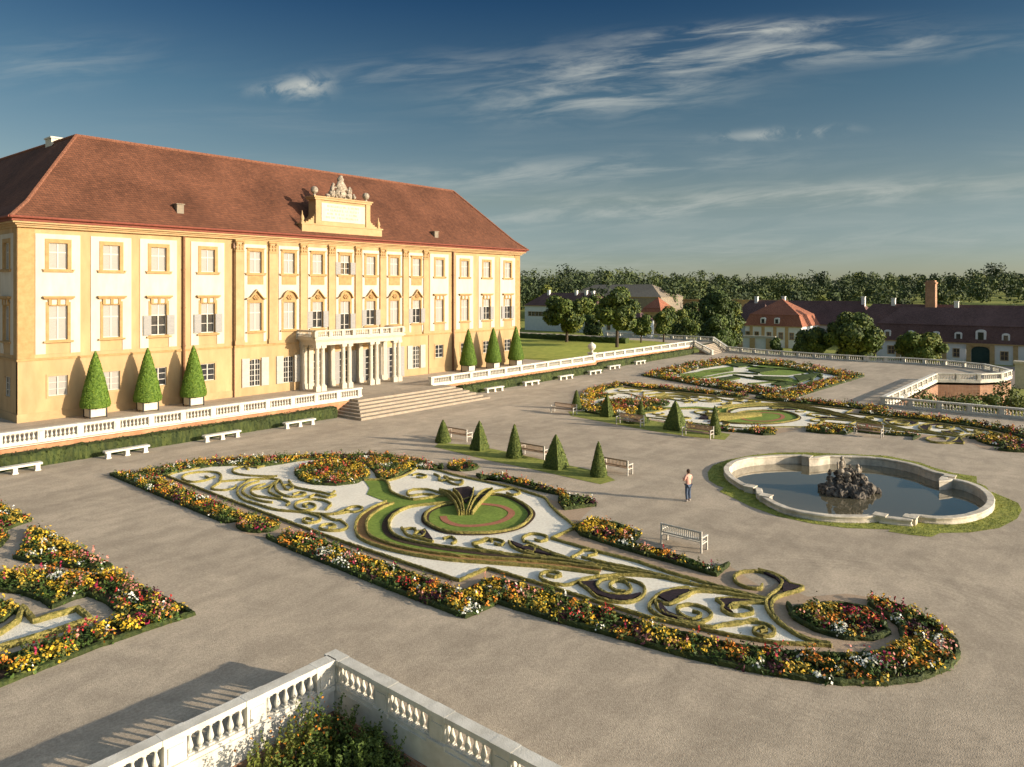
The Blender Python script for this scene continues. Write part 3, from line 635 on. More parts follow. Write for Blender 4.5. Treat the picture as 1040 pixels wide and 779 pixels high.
# corner strips
for a, b, y in ((U0-.02, U0+1.15, -.05), (U1-1.15, U1+.02, -.05), (CU0-.03, CU0+.75, YC-.05), (CU1-.75, CU1+.03, YC-.05)): m = MB(); fbox(m, FA, a, b, y, y+.047, 6.28, ZT-.02); obj('corner_strip', m, 'ochre_trim', pal)
m = MB(); fbox(m, FS, V0+.01, V0+1.1, -.05, -.003, 6.28, ZT-.02)
obj('corner_strip', m, 'ochre_trim', pal)
half = {(2, 1), (3, 1), (6, 1), (7, 1), (8, 1), (10, 1), (13, 1), (14, 1), (7, 2)}
def bay(fr, x, i, y, cen):
    w = 1.3 if cen else 1.35; pw = 1.2 if cen else 1.62
    top = ZT-.45
    z1b = Z1[0]-(1.0 if (i == 7 and fr is FA) else 0)
    # white field
    m = MB(); o1 = (x-w/2-.28, x+w/2+.28, Z2[0]-.18, Z2[1]+.32); o2 = (x-w/2-.22, x+w/2+.22, Z1[0]-1.1, Z1[1]+.3)
    slab(m, fr, x-pw, x+pw, 6.55, top, y-.055, y-.003, [(o1[0], o1[1], o1[2], o1[3]), (o2[0], o2[1], 6.551, o2[3])]); obj('stucco_panel', m, 'stucco', pal)
    # surrounds
    m = MB(); slab(m, fr, o1[0]+.002, o1[1]-.002, o1[2], o1[3]-.002, y-.10, y+.0, [(x-w/2, x+w/2, *Z2)])
    fbox(m, fr, x-w/2-.42, x+w/2+.42, y-.20, y-.057, Z2[0]-.24, Z2[0]-.10)
    for s_ in (-1, 1): fbox(m, fr, x+s_*(w/2+.42)-.07, x+s_*(w/2+.42)+.07, y-.19, y-.057, Z2[0]-.10, Z2[0]-.02)
    if cen:
        fbox(m, fr, x-w/2-.34, x+w/2+.34, y-.26, y-.102, Z2[1]+.26, Z2[1]+.36); fbox(m, fr, x-w/2-.2, x+w/2+.2, y-.16, y-.102, Z2[1]+.08, Z2[1]+.26)
        fbox(m, fr, x-w/2-.2, x+w/2+.2, y-.09, y-.058, Z2[0]-1.15, Z2[0]-.26)
    obj('window_surround', m, 'ochre_trim', pal)
    m = MB(); slab(m, fr, o2[0]+.002, o2[1]-.002, z1b-.15, o2[3]-.002, y-.10, y+.0, [(x-w/2, x+w/2, z1b, Z1[1])])
    if z1b == Z1[0]: fbox(m, fr, x-w/2-.40, x+w/2+.40, y-.22, y-.057, Z1[0]-.22, Z1[0]-.08)
    if not cen:
        fbox(m, fr, x-w/2-.46, x+w/2+.46, y-.34, y-.057, 11.02, 11.17); fbox(m, fr, x-w/2-.38, x+w/2+.38, y-.24, y-.057, 10.92, 11.02)
        for s_ in (-1, 0, 1): fbox(m, fr, x+s_*.62-.11, x+s_*.62+.11, y-.19, y-.102, Z1[1]+.06, 10.92)
    obj('window_surround', m, 'ochre_trim', pal)
    if not cen:
        m = MB()
        for s_ in (-.31, .31): fbox(m, fr, x+s_-.17, x+s_+.17, y-.13, y-.102, Z1[1]+.1, 10.88)
        obj('frieze_block', m, 'stucco', pal)
    else:
        m = MB(); hw = w/2+.42; zb = 10.75; seg = (i % 2 == 1)
        prof = []
        n = 12
        for k in range(n+1):
            tt = -1+2*k/n
            if abs(tt) > .72: zz = 0
            elif seg: zz = .78*math.sqrt(max(0, 1-(tt/.74)**2))
            else: zz = .85*(1-abs(tt)/.72)
            prof.append((x+hw*tt, zb+zz))
        for (xa, za), (xb, zb_) in zip(prof[:-1], prof[1:]):
            m.add([fr(xa, y-.38, za), fr(xb, y-.38, zb_), fr(xb, y-.38, zb_+.13), fr(xa, y-.38, za+.13), fr(xa, y-.06, za), fr(xb, y-.06, zb_), fr(xb, y-.06, zb_+.13), fr(xa, y-.06, za+.13)],
                  [(0, 1, 2, 3), (0, 4, 5, 1), (3, 2, 6, 7), (0, 3, 7, 4), (1, 5, 6, 2)])
        obj('window_pediment', m, 'ochre_plinth', pal)
        m = MB()
        for (xa, za), (xb, zb_) in zip(prof[2:-3], prof[3:-2]):
            m.add([fr(xa, y-.13, 10.5), fr(xb, y-.13, 10.5), fr(xb, y-.13, zb_+.02), fr(xa, y-.13, za+.02)], [(0, 1, 2, 3)])
        for q in range(7):
            a = q*math.pi/3; rr = .2 if q < 6 else 0
            m.lathe(fr(x+rr*math.cos(a)*1.2, y-.19, 10.98+rr*math.sin(a)*.8-.08), [(.02, -.1), (.11, -.04), (.12, .03), (.05, .12)], 7)
        obj('tympanum_relief', m, 'ochre_trim', pal)
    window(fr, x, Z2[0], Z2[1], w, 'half' if (i, 2) in half else 'closed', y)
    window(fr, x, z1b, Z1[1], w, 'half' if (i, 1) in half else 'closed', y)
for i, x in enumerate(BX):
    cen = i in CEN; bay(FA, x, i, YC if cen else 0, cen)
    if not cen:
        st = 'blind' if i in (0, 1) else 'dark'
        m = MB(); slab(m, FA, x-.86, x+.86, ZG[0]-.16, ZG[1]+.16, -.05, 0, [(x-.7, x+.7, *ZG)]); obj('window_surround', m, 'ochre_plinth', pal)
        window(FA, x, *ZG, 1.4, st, 0)
    elif i in (4, 5, 10):
        window(FA, x, *ZA, 1.2, 'dark', YC, rows=5, shutters=True)
        m = MB(); k = 8
        P = [FA(x-.6+1.2*j/k, YC+.02, ZA[1]-.22*(1-math.sqrt(max(0, 1-((j/k*2-1))**2)))-.001) for j in range(k+1)]; Q = [FA(x-.6+1.2*j/k, YC+.02, ZA[1]+.001) for j in range(k+1)]
        m.add(P+Q, [(j, j+1, k+2+j, k+1+j) for j in range(k)]); obj('window_arch', m, 'ochre', pal)
    else:
        m = MB(); fbox(m, FA, x-.75, x-.66, YC+.1, YC+.2, TZ, 5.0); fbox(m, FA, x+.66, x+.75, YC+.1, YC+.2, TZ, 5.0); fbox(m, FA, x-.66, x+.66, YC+.1, YC+.2, 4.9, 5.0); fbox(m, FA, x-.66, x+.66, YC+.1, YC+.2, 4.0, 4.08); fbox(m, FA, x-.04, x+.04, YC+.11, YC+.2, TZ, 4.9)
        for zz in (2.0, 2.7, 3.35): fbox(m, FA, x-.66, x+.66, YC+.125, YC+.2, zz, zz+.05)
        d = obj('door', m, 'wframe', pal); m = MB(); fbox(m, FA, x-.66, x+.66, YC+.16, YC+.22, TZ+.02, 4.9); obj('pane', m, 'glass', d)
        for s_ in (-1, 1):
            m = MB(); c = x+s_*(.75+.4); fbox(m, FA, c-.37, c+.37, YC-.11, YC-.06, TZ+.1, 4.95)
            for kk in range(14): zz = TZ+.2+.25*kk; fbox(m, FA, c-.30, c+.30, YC-.125, YC-.11, zz, zz+.15)
            obj('shutter', m, 'shutter', d)
for i, x in enumerate(SX):
    bay(FS, x, 20+i*2, 0, False)
    window(FS, x, *ZG, 1.4, 'dark', 0)
# pilasters of the centre
for x in [37.35]+[(BX[k]+BX[k+1])/2 for k in range(4, 10)]+[62.05]:
    m = MB(); fbox(m, FA, x-.42, x+.42, YC-.15, YC-.004, 6.3, ZT-.05); fbox(m, FA, x-.5, x+.5, YC-.19, YC-.003, 6.3, 6.75); pa = obj('pilaster', m, 'ochre_plinth', pal)
    m = MB(); fbox(m, FA, x-.5, x+.5, YC-.26, YC-.152, ZT-.25, ZT-.10); fbox(m, FA, x-.46, x+.46, YC-.21, YC-.152, ZT-1.25, ZT-1.13)
    for s_ in (-.3, 0, .3):
        for zz in (.95, .62): fbox(m, FA, x+s_-.09, x+s_+.09, YC-.23, YC-.152, ZT-zz-.08, ZT-zz+.14)
    for s_ in (-.36, .36): m.lathe(FA(x+s_, YC-.2, ZT-.42), [(.02, -.12), (.12, -.06), (.13, .05), (.04, .12)], 8)
    obj('capital', m, 'ochre_trim', pa)
# cornice
m = MB()
for o_, z0, z1 in ((.14, ZT-.02, ZT+.14), (.30, ZT+.14, ZT+.28), (.52, ZT+.28, ZT+.42)):
    m.box(U0-o_, U1+o_, V0-o_-(.2), VB+o_, z0, z1); m.box(U0-o_+.001, 33.3+o_, VB+o_+.01, 118+o_, z0, z1)
obj('cornice', m, 'ochre_plinth', pal)
m = MB(); e = .62
m.box(U0-e, U1+e, V0-e-.2, VB+e, ZT+.425, ZT+.75); m.box(U0-e+.001, 33.3+e, VB+e+.01, 118+e, ZT+.425, ZT+.75); obj('eaves_board', m, 'gutter', pal)
# roof with flared eaves
ZR0 = ZT+.70; ZR = 25.7; VR = 72.9; RL, RR = 25.5, 74.2
m = MB()
def ring(o_, z): return [(U0-.75+o_, V0-.95+o_), (U1+.75-o_, V0-.95+o_), (U1+.75-o_, VB+.75-o_), (U0-.75+o_, VB+.75-o_)]
oa = 1.5; za = ZR0+1.35
A_ = ring(0, 0); B_ = ring(oa, 0); zb = za
yr = VR
V = [(*p, ZR0) for p in A_]+[(*p, zb) for p in B_]+[(RL, yr, ZR), (RR, yr, ZR)]
m.add(V, [(0, 1, 5, 4), (1, 2, 6, 5), (2, 3, 7, 6), (4, 5, 9, 8), (5, 6, 9), (6, 7, 8, 9)])
# west wing roof running back
wx0, wx1 = U0-.75, 33.3+.75
m.add([(wx0, A_[0][1], ZR0), (wx0, 119, ZR0), (wx0+oa, 119-oa, zb), (wx0+oa, B_[0][1], zb), (RL, yr, ZR), (RL, 112, ZR+.5), (wx1-oa, 119-oa, zb), (wx1-oa, VR, zb), (wx1, 119, ZR0), (wx1, VR, ZR0)],
      [(0, 3, 2, 1), (3, 4, 5, 2), (2, 5, 6), (5, 4, 7, 6), (1, 2, 6, 8), (6, 7, 9, 8)])
roof = obj('roof', m, 'tiles', pal)
m = MB()
def ridge(a, b, r=.16, n=None):
    a, b = np.array(a, float), np.array(b, float); L = np.linalg.norm(b-a); k = int(L/.42)
    for j in range(k):
        p, q = a+(b-a)*j/k, a+(b-a)*(j+1)/k; m.tube([p, q], [r, r*.88], 6)
for a, b in (((RL, yr, ZR), (RR, yr, ZR)), ((B_[0][0], B_[0][1], zb), (RL, yr, ZR)), ((A_[0][0], A_[0][1], ZR0), (B_[0][0], B_[0][1], zb)), ((B_[1][0], B_[1][1], zb), (RR, yr, ZR)), ((A_[1][0], A_[1][1], ZR0), (B_[1][0], B_[1][1], zb)), ((B_[2][0], B_[2][1], zb), (RR, yr, ZR)), ((RL, yr, ZR), (RL, 112, ZR+.5))): ridge(a, b)
obj('ridge_tiles', m, 'ridge_clay', roof)
m = MB(); m.tube([(U0-.8, V0-1.02, ZR0+.02), (U1+.8, V0-1.02, ZR0+.02)], [.10, .10], 8); m.tube([(U0-.82, V0-1.0, ZR0+.02), (U0-.82, 118, ZR0+.02)], [.10, .10], 8)
obj('gutter', m, 'gutter', roof)
def roofpt(px, py):
    n = np.array([0, -(ZR-zb), (VR-B_[0][1])]); return to_plane(px, py, (0, VR, ZR), n)
for px, py in ((182, 214), (442, 240)):
    p = roofpt(px, py); m = MB(); m.box(p[0]-.32, p[0]+.32, p[1]-.25, p[1]+.9, p[2]-.35, p[2]+.55); m.box(p[0]-.40, p[0]+.40, p[1]-.33, p[1]+.9, p[2]+.55, p[2]+.63); obj('roof_hatch', m, 'roofgrey', roof)
for (x, y, s_) in ((RL+.2, 79.0, 1.),):
    m = MB(); m.box(x-.5, x+.5, y-.8, y+.8, ZR-1.5, ZR+.45); m.box(x-.6, x+.6, y-.9, y+.9, ZR+.45, ZR+.6); obj('chimney', m, 'bstone', roof)
# drain pipes
for x, y, z0 in ((31.95, -.14, TZ), (67.0, -.14, TZ)):
    m = MB(); m.tube([FA(x, y, z0), FA(x, y, ZT)], [.13, .13], 8)
    for zz in (3, 6.5, 10, 13.5): m.tube([FA(x, y, zz), FA(x, y, zz+.1)], [.17, .17], 8)
    obj('drainpipe', m, 'pipe', pal)
for x in (37.0-.14, 62.5+.12):
    m = MB(); m.tube([FA(x, -.16, TZ), FA(x, -.16, ZT-.1)], [.06, .06], 7); m.box(*(lambda p: (p[0]-.12, p[0]+.12, p[1]-.12, p[1]+.12, ZT-.9, ZT-.4))(FA(x, -.17, 0))); obj('drainpipe', m, 'pipe', pal)
# attic with inscription
AV = V0-.05; AX0, AX1 = 44.3, 55.0; ax = (AX0+AX1)/2
at = MB(); at.box(AX0, AX1, AV-.35, AV+1.2, ZR0-.02, ZR0+1.25); at.box(AX0-.12, AX1+.12, AV-.42, AV+1.25, ZR0+1.25, ZR0+1.4)
at.box(46.1, 53.2, AV-.25, AV+1.1, ZR0+1.4, ZR0+4.0); at.box(45.85, 53.45, AV-.42, AV+1.2, ZR0+4.0, ZR0+4.22); at.box(45.7, 53.6, AV-.5, AV+1.25, ZR0+4.22, ZR0+4.36)
at.box(46.0, 46.6, AV-.36, AV-.252, ZR0+1.4, ZR0+3.99); at.box(52.7, 53.3, AV-.36, AV-.252, ZR0+1.4, ZR0+3.99)
for s_, x0 in ((-1, 46.0), (1, 53.3)):
    for k in range(6):
        a = k/5*math.pi/2; at.box(min(x0, x0+s_*(1.1-1.05*math.sin(a))), max(x0, x0+s_*(1.1-1.05*math.sin(a))), AV-.15-.004*k, AV+.9, ZR0+1.4+1.15*(k/6), ZR0+1.4+1.15*((k+1)/6))
atto = obj('attic', at, 'ochre_plinth', pal)
m = MB(); m.box(46.75, 52.55, AV-.31, AV-.253, ZR0+1.75, ZR0+3.7); tb = obj('tablet', m, 'stucco', atto)
m = MB()
for r_ in range(4):
    x = 47.5-(r_ % 2)*.2
    while x < 51.7:
        w_ = rng.uniform(.10, .17); h_ = .20
        zz = ZR0+3.28-r_*.40
        k = rng.integers(0, 3)
        m.box(x, x+.035, AV-.325, AV-.313, zz, zz+h_)
        if k: m.box(x+.04, x+w_, AV-.325, AV-.313, zz+(h_-.03)*(k-1), zz+(h_-.03)*(k-1)+.03)
        if k == 2: m.box(x+w_-.03, x+w_, AV-.3245, AV-.3135, zz, zz+h_-.035)
        x += w_+(.08 if rng.random() < .8 else .28)
obj('inscription', m, 'ink', tb)
def ball(x, y, z, r, n=14): return [(r*.45, 0), (r*.5, .1), (r*.3, .2), (r*.3, .28)]+[(r*math.cos(a), .28+r*.95+r*math.sin(a)) for a in np.linspace(-1.2, 1.5, 9)]
for x in (46.2, 53.1):
    m = MB(); m.lathe((x, AV+.2, ZR0+4.36), ball(0, 0, 0, .40), 14); obj('stone_ball', m, 'statue', atto, True)
for x in (AX0+.25, AX1-.25):
    m = MB(); m.lathe((x, AV, ZR0+1.4), [(.22, 0), (.24, .15), (.13, .22), (.22, .4), (.2, .6), (.08, .9), (.03, 1.3)], 10); obj('finial', m, 'ochre_plinth', atto, True)
def lumpy(centres, r, m=None, n=1, jit=.2, sub=2):
    """sculpted stone mass from overlapping knocked-about lumps"""
    m = m or MB()
    for c, rr in centres:
        bm = bmesh.new(); bmesh.ops.create_icosphere(bm, subdivisions=sub, radius=1)
        ph = rng.random(3)*6; vv = []
        for v in bm.verts:
            p = np.array(v.co); f = 1+jit*math.sin(p[0]*4+ph[0])*math.cos(p[1]*5+ph[1])+jit*.6*math.sin(p[2]*9+ph[2]+p[0]*6)
            vv.append(np.array(c)+p*np.array(rr)*f)
        m.add(vv, [tuple(v.index for v in f.verts) for f in bm.faces]); bm.free()
    return m
b = (49.6, AV+.2, ZR0+4.36)
ps = [((b[0], b[1], b[2]+.6), (.75, .4, .6)), ((b[0], b[1]-.1, b[2]+1.35), (.62, .3, .75)), ((b[0], b[1], b[2]+2.15), (.42, .35, .3)), ((b[0], b[1], b[2]+2.42), (.25, .25, .2)),
      ((b[0]-1.15, b[1], b[2]+.45), (.38, .35, .45)), ((b[0]-1.1, b[1], b[2]+1.05), (.26, .24, .4)), ((b[0]-1.0, b[1], b[2]+1.5), (.17, .17, .2)), ((b[0]-.8, b[1]-.1, b[2]+1.2), (.3, .1, .1)),
      ((b[0]+1.15, b[1], b[2]+.4), (.4, .35, .4)), ((b[0]+1.1, b[1], b[2]+.9), (.25, .24, .35)), ((b[0]+1.2, b[1], b[2]+1.3), (.16, .16, .18)), ((b[0]+1.75, b[1], b[2]+.3), (.3, .25, .2)), ((b[0]-1.7, b[1], b[2]+.25), (.3, .25, .2)), ((b[0]+1.45, b[1], b[2]+.95), (.08, .08, .4))]
for _ in range(46):
    a_ = rng.normal(0, .75); h_ = abs(rng.normal(0, .75)); h_ = min(h_, 2.2-abs(a_)*1.05)
    if h_ > 0: ps.append(((b[0]+a_, b[1]+rng.normal(0, .15), b[2]+h_), (rng.uniform(.08, .2), rng.uniform(.08, .2), rng.uniform(.1, .3))))
obj('coat_of_arms', lumpy(ps, 0, jit=.16), 'statue', atto, True)
# portico
PV = 62.75; PX0, PX1 = 43.85, 55.75; por = MB()
ZB = 6.0
por.box(PX0+.2, PX1-.2, PV-.05, V0+YC-.01, ZB-.02, ZB+.42); por.box(PX0+.05, PX1-.05, PV-.2, V0+YC-.012, ZB+.42, ZB+.55); por.box(PX0-.1, PX1+.1, PV-.35, V0+YC-.014, ZB+.55, ZB+.72)
po = obj('portico', por, 'stone', pal)
cols = [44.35, 45.02, 47.6, 48.4, 51.3, 52.08, 54.62, 55.3]
for x in cols:
    for y in (PV+.2,):
        m = MB(); m.box(x-.30, x+.30, y-.30, y+.30, TZ, TZ+.55); m.lathe((x, y, TZ+.55), [(.30, 0), (.30, .08), (.25, .16), (.235, .22), (.24, 1.4), (.215, 3.5), (.205, 3.72), (.25, 3.78), (.22, 3.86)], 14); m.box(x-.29, x+.29, y-.29, y+.29, TZ+4.41, ZB-.022)
        obj('column', m, 'stone', po)
for x in (44.4, 45.2, 47.9, 51.7, 54.5, 55.2):
    m = MB(); y = V0+YC-.45; m.box(x-.33, x+.33, y-.15, y+.43, TZ, TZ+.6); m.box(x-.27, x+.27, y-.09, y+.43, TZ+.6, ZB-.3); m.box(x-.33, x+.33, y-.15, y+.43, ZB-.3, ZB-.022); obj('column', m, 'stone', po)
m = MB()
for a, b_ in (((PX0, PV-.1), (PX1, PV-.1)),): m.seg(a, b_, .30, ZB+.722, ZB+.86); m.seg(a, b_, .34, ZB+1.42, ZB+1.55)
for x in (PX0+.05, PX1-.05): m.seg((x, PV+.07), (x, V0+YC-.05), .28, ZB+.722, ZB+.855); m.seg((x, PV+.08), (x, V0+YC-.05), .32, ZB+1.42, ZB+1.545)
for x in (PX0+.1, 45.7, 47.3, 48.7, 50.9, 52.4, 53.9, PX1-.1): m.box(x-.2, x+.2, PV-.29, PV+.10, ZB+.862, ZB+1.419)
rail = obj('balcony_rail', m, 'stone', po)
xb = PX0+.5
while xb < PX1-.4:
    if min(abs(xb-x) for x in (PX0+.1, 45.7, 47.3, 48.7, 50.9, 52.4, 53.9, PX1-.1)) > .28:
        o = bpy.data.objects.new('baluster', BMESH_LO); C.objects.link(o); o.parent = po; o.location = np.array([xb, PV-.1, ZB+.86])-wloc(po)
    xb += .24
for x in (PX0+.05, PX1-.05):
    yb = PV+.35
    while yb < V0-.4:
        o = bpy.data.objects.new('baluster', BMESH_LO); C.objects.link(o); o.parent = po; o.location = np.array([x, yb, ZB+.856])-wloc(po); yb += .24

# ================================================================== TOPIARY
def cone_mesh(kind, h, r, seed=0, mat='yew', n=2600, ls=.07):
    """returns MB with base at z=0: square (clipped pyramid) or round (cone)"""
    m = MB(); K = 4 if kind == 'square' else 24; rows = 22
    def rad(t): return r*((1-t)**.82)*(1.0 if t > .06 else .9+t*1.6)+.015
    def dirs(a):
        if kind == 'square': return 1/max(abs(math.cos(a)), abs(math.sin(a)))
        return 1.
    v = []; KK = 32
    for i in range(rows+1):
        t = i/rows
        for k in range(KK):
            a = 2*math.pi*k/KK; q = rad(t)*dirs(a)*(1+rng.normal(0, .016)); v.append((q*math.cos(a), q*math.sin(a), t*h+rng.normal(0, .008)*(0 < i)))
    m.add(v, [(i*KK+k, i*KK+(k+1) % KK, (i+1)*KK+(k+1) % KK, (i+1)*KK+k) for i in range(rows) for k in range(KK)]+[tuple(range(KK))[::-1], tuple(rows*KK+k for k in range(KK))])
    t = 1-np.sqrt(rng.random(n)); t = np.clip(t, 0, .985); a = rng.random(n)*2*math.pi
    q = np.array([rad(x)*dirs(y) for x, y in zip(t, a)])*1.01+.01; c = np.stack([q*np.cos(a), q*np.sin(a), t*h], 1)
    nr = np.stack([np.cos(a), np.sin(a), np.full(n, .35)], 1)
    if kind == 'square':
        nr = np.where((abs(np.cos(a)) > abs(np.sin(a)))[:, None], np.stack([np.sign(np.cos(a)), 0*a, 0*a+.35], 1), np.stack([0*a, np.sign(np.sin(a)), 0*a+.35], 1))
    vv, qq = rhombi(c, nr+rng.normal(0, .45, nr.shape), ls*rng.uniform(.6, 1.2, n), ls*.6); m.addarr(vv, qq, 0)
    return m
def shift(mb, x, y, z): mb.v = [a+np.array([x, y, z]) for a in mb.v]; return mb
def patch(name, label, poly, mat, z=.014):
    m = MB(); m.poly(poly, z); o = obj(name, m, mat); o['kind'] = 'structure'; return o
# grass strips under the rows
patch('grass_strip', '', W([(446, 450), (441, 454), (470, 461), (500, 468.5), (540, 476.5), (575, 484.5), (610, 492), (625, 488), (612, 480), (560, 469), (520, 460), (480, 452)]), 'lawn_rough')
patch('grass_strip', '', W([(577, 418), (580, 422.5), (620, 430), (660, 437.5), (700, 443.5), (736, 447), (742, 441), (700, 434), (650, 425), (610, 417.5)]), 'lawn_rough')
r1 = [('round', 450, 452, 426.5, 16), ('square', 487, 459.5, 427.5, 19.5), ('round', 522.5, 467.5, 430.8, 17), ('square', 564.6, 478, 441.6, 26.5), ('round', 608, 486.5, 448.5, 17)]
words1 = ['slim green topiary cone at the far end of the near row', 'broad topiary pyramid, second from the palace in the near row', 'slim topiary cone in the middle of the near row', 'broadest topiary pyramid of the near row, sunlit on its right face', 'slim topiary cone at the pool end of the near row']
r2 = [('round', 585.5, 418.5, 396, 11), ('square', 616.5, 426, 400.8, 15), ('round', 651, 432.8, 406.5, 12), ('square', 686, 439, 407, 26), ('round', 726, 444, 412, 12)]
words2 = ['small topiary cone at the palace end of the far row', 'dark topiary pyramid, second from the palace in the far row', 'narrow topiary cone behind a bench in the middle of the far row', 'broad dark topiary pyramid of the far row', 'narrow topiary cone at the pool end of the far row']
for rows_, words, gname in ((r1, words1, 'topiaries in the near row'), (r2, words2, 'topiaries in the far row')):
    for (kind, px, py, pt, wpx), lab in zip(rows_, words):
        x, y = G(px, py-3); d = F*H/(py-3-YH); h = (py-3-pt)/F*d; w = wpx/F*d
        r = w/2 if kind == 'round' else w/2/1.36
        m = shift(cone_mesh(kind, h, r, n=2200, ls=.06), x, y, .02)
        tag(obj('topiary', m, 'yew'), lab, 'topiary', gname)
planter_data = [(23.87, 64.2, 'left of the portico, nearest the palace corner'), (28.04, 64.2, 'left of the portico, the middle one of three'), (31.97, 64.0, 'left of the portico, beside the copper drainpipe'),
                (67.6, 63.7, 'right of the portico, first of three'), (72.4, 63.7, 'right of the portico, middle one of three'), (77.1, 63.7, 'right of the portico, by the far palace corner')]
def potted(x, y, lab):
    t = thing('potted_topiary', 'tall clipped cone in a box planter '+lab, 'topiary', (x, y, TZ), 'potted cones on the palace terrace')
    m = MB(); s_ = .62
    m.box(x-s_, x+s_, y-s_, y+s_, TZ+.12, TZ+.82); p = obj('planter', m, 'planter', t)
    m = MB()
    for a in (-1, 1):
        for b_ in (-1, 1): m.box(x+a*s_-.05, x+a*s_+.05, y+b_*s_-.05, y+b_*s_+.05, TZ, TZ+.9)
    m.box(x-s_-.03, x+s_+.03, y-s_-.03, y-s_-.001, TZ+.74, TZ+.84); m.box(x-s_-.03, x-s_-.001, y-s_+.051, y+s_, TZ+.74, TZ+.84)
    obj('corner_post', m, 'iron', p)
    m = MB(); m.box(x-s_+.04, x+s_-.04, y-s_+.04, y+s_-.04, TZ+.8, TZ+.826); obj('soil', m, 'soil', p)
    h = 4.55; m = cone_mesh('round', h, 1.12, n=6500, ls=.09)
    obj('crown', shift(m, x, y, TZ+.86), 'cone', t)
    return t
p0 = potted(*planter_data[0])
for x, y, lab in planter_data[1:]: dup(p0, (x, y, TZ), 'tall clipped cone in a box planter '+lab)

# ================================================================== BENCHES
def stone_bench(x, y, lab):
    t = thing('stone_bench', lab, 'bench', (x, y, 0), 'white stone benches along the terrace hedge')
    m = MB(); m.box(x-1.5, x+1.5, y-.25, y+.25, .40, .53); obj('seat', m, 'bstone', t)
    for dx in (-1.25, 0, 1.25): m = MB(); m.box(x+dx-.17, x+dx+.17, y-.2, y+.2, 0, .08); m.box(x+dx-.13, x+dx+.13, y-.17, y+.17, .08, .399); obj('leg', m, 'bstone', t)
    return t
SB = [(15.3, 53.9, 'white stone bench on the hedge side at the left edge of the picture'), (22.1, 53.9, 'white stone bench second from the left edge, before the hedge'), (29.2, 53.9, 'white stone bench third from the left edge, before the hedge'), (36.2, 53.9, 'white stone bench left of the steps, nearest to them'),
      (62.9, 55.2, 'white stone bench right of the steps, nearest to them'), (70.1, 55.5, 'second white stone bench right of the steps'), (77.6, 55.7, 'third white stone bench right of the steps'), (84.9, 56.0, 'fourth white stone bench right of the steps, before the hedge jog'), (92.3, 57.5, 'white stone bench just beyond the hedge jog'), (100.9, 58.1, 'farthest white stone bench on the hedge side')]
s0 = stone_bench(*SB[0])
for x, y, lab in SB[1:]: dup(s0, (x, y, 0), lab)
def wood_bench(lab, x, y, L=2.1, facing=1, white=False):
    """bench along Y; facing +1 looks towards +X"""
    bm_ = 'benchw' if white else 'benchb'
    t = thing('garden_bench', lab, 'bench', (x, y, 0), 'wooden garden benches'); f = facing
    def bx(name, boxes, mat):
        m = MB()
        for (x0, x1, y0, y1, z0, z1) in boxes: m.box(min(x+f*x0, x+f*x1), max(x+f*x0, x+f*x1), y+y0, y+y1, z0, z1)
        return obj(name, m, mat, t)
    bx('seat', [(-.2+.11*k, -.11+.11*k, -L/2+.05, L/2-.05, .42, .45) for k in range(5)], bm_)
    bk = [(-.27, -.23, -L/2+.05, L/2-.05, .86, .94), (-.27, -.23, -L/2+.05, L/2-.05, .52, .58)]
    n = int(L/.11)
    bk += [(-.262, -.238, -L/2+.08+k*(L-.16)/n, -L/2+.08+k*(L-.16)/n+.045, .58, .86) for k in range(n+1)]
    bx('backrest', bk, bm_)
    for s_ in (-1, 1):
        a, b_ = sorted((s_*(L/2-.05), s_*(L/2+.02)))
        bx('leg', [(-.29, -.22, a, b_, 0, .95)], 'benchw'); bx('leg', [(.28, .35, a, b_, 0, .64)], 'benchw'); bx('armrest', [(-.22, .36, a-.01, b_+.01, .64, .69)], 'benchw'); bx('stretcher', [(-.22, .28, a+.01, b_-.01, .36, .41)], 'benchw')
    return t
wood_bench('white end wooden bench beside the far end topiary of the near row', 41.0, 39.7, 2.3)
wood_bench('white end wooden bench beyond the middle topiary of the near row', 40.1, 31.5, 2.2)
wood_bench('white end wooden bench beside the pool end topiary of the near row', 40.1, 24.8, 2.0)
wood_bench('white slatted bench standing behind the flower bed near the walking person', 30.5, 15.3, 2.0, 1, True)
wood_bench('wooden bench in front of the palace end topiary of the far row', 56.0, 40.4, 2.6, -1)
wood_bench('wooden bench in front of the middle topiary of the far row', 54.8, 32.5, 2.4, -1)
wood_bench('wooden bench in front of the pool end topiary of the far row', 53.9, 25.8, 2.4, -1)
wood_bench('lone wooden bench beyond the pool, before the far flower bed', 63.0, 15.5, 2.0, -1)

# ================================================================== PARTERRE M (main)
Z1a = lambda p: Zm(110, 450, 6.494, p); Z2a = lambda p: Zm(240, 450, 6.494, p); Z3a = lambda p: Zm(340, 450, 6.494, p); Z4a = lambda p: Zm(460, 450, 6.494, p)
Z5a = lambda p: Zm(400, 530, 6.494, p); Z6a = lambda p: Zm(540, 540, 6.494, p); Z7a = lambda p: Zm(680, 560, 6.494, p)
HZ = .12
ident = lambda p: p
def mirror(p):
    """the far bed is the mirror image of the main one across the palace axis"""
    return [(66.0-1.38*(q[0]-27.87), q[1]-.35) for q in p]
def poly_clean(px): return px
edge_low = [(169.3, 482.4), (228, 504.5), (301.6, 531.7), (347.9, 548.6), (400, 566), (466.3, 588), (495.5, 575.5), (560, 594.7), (601.6, 607.8), (657, 624.7), (700, 634), (741.6, 643.2), (787.8, 650.9), (843.6, 653.5)]
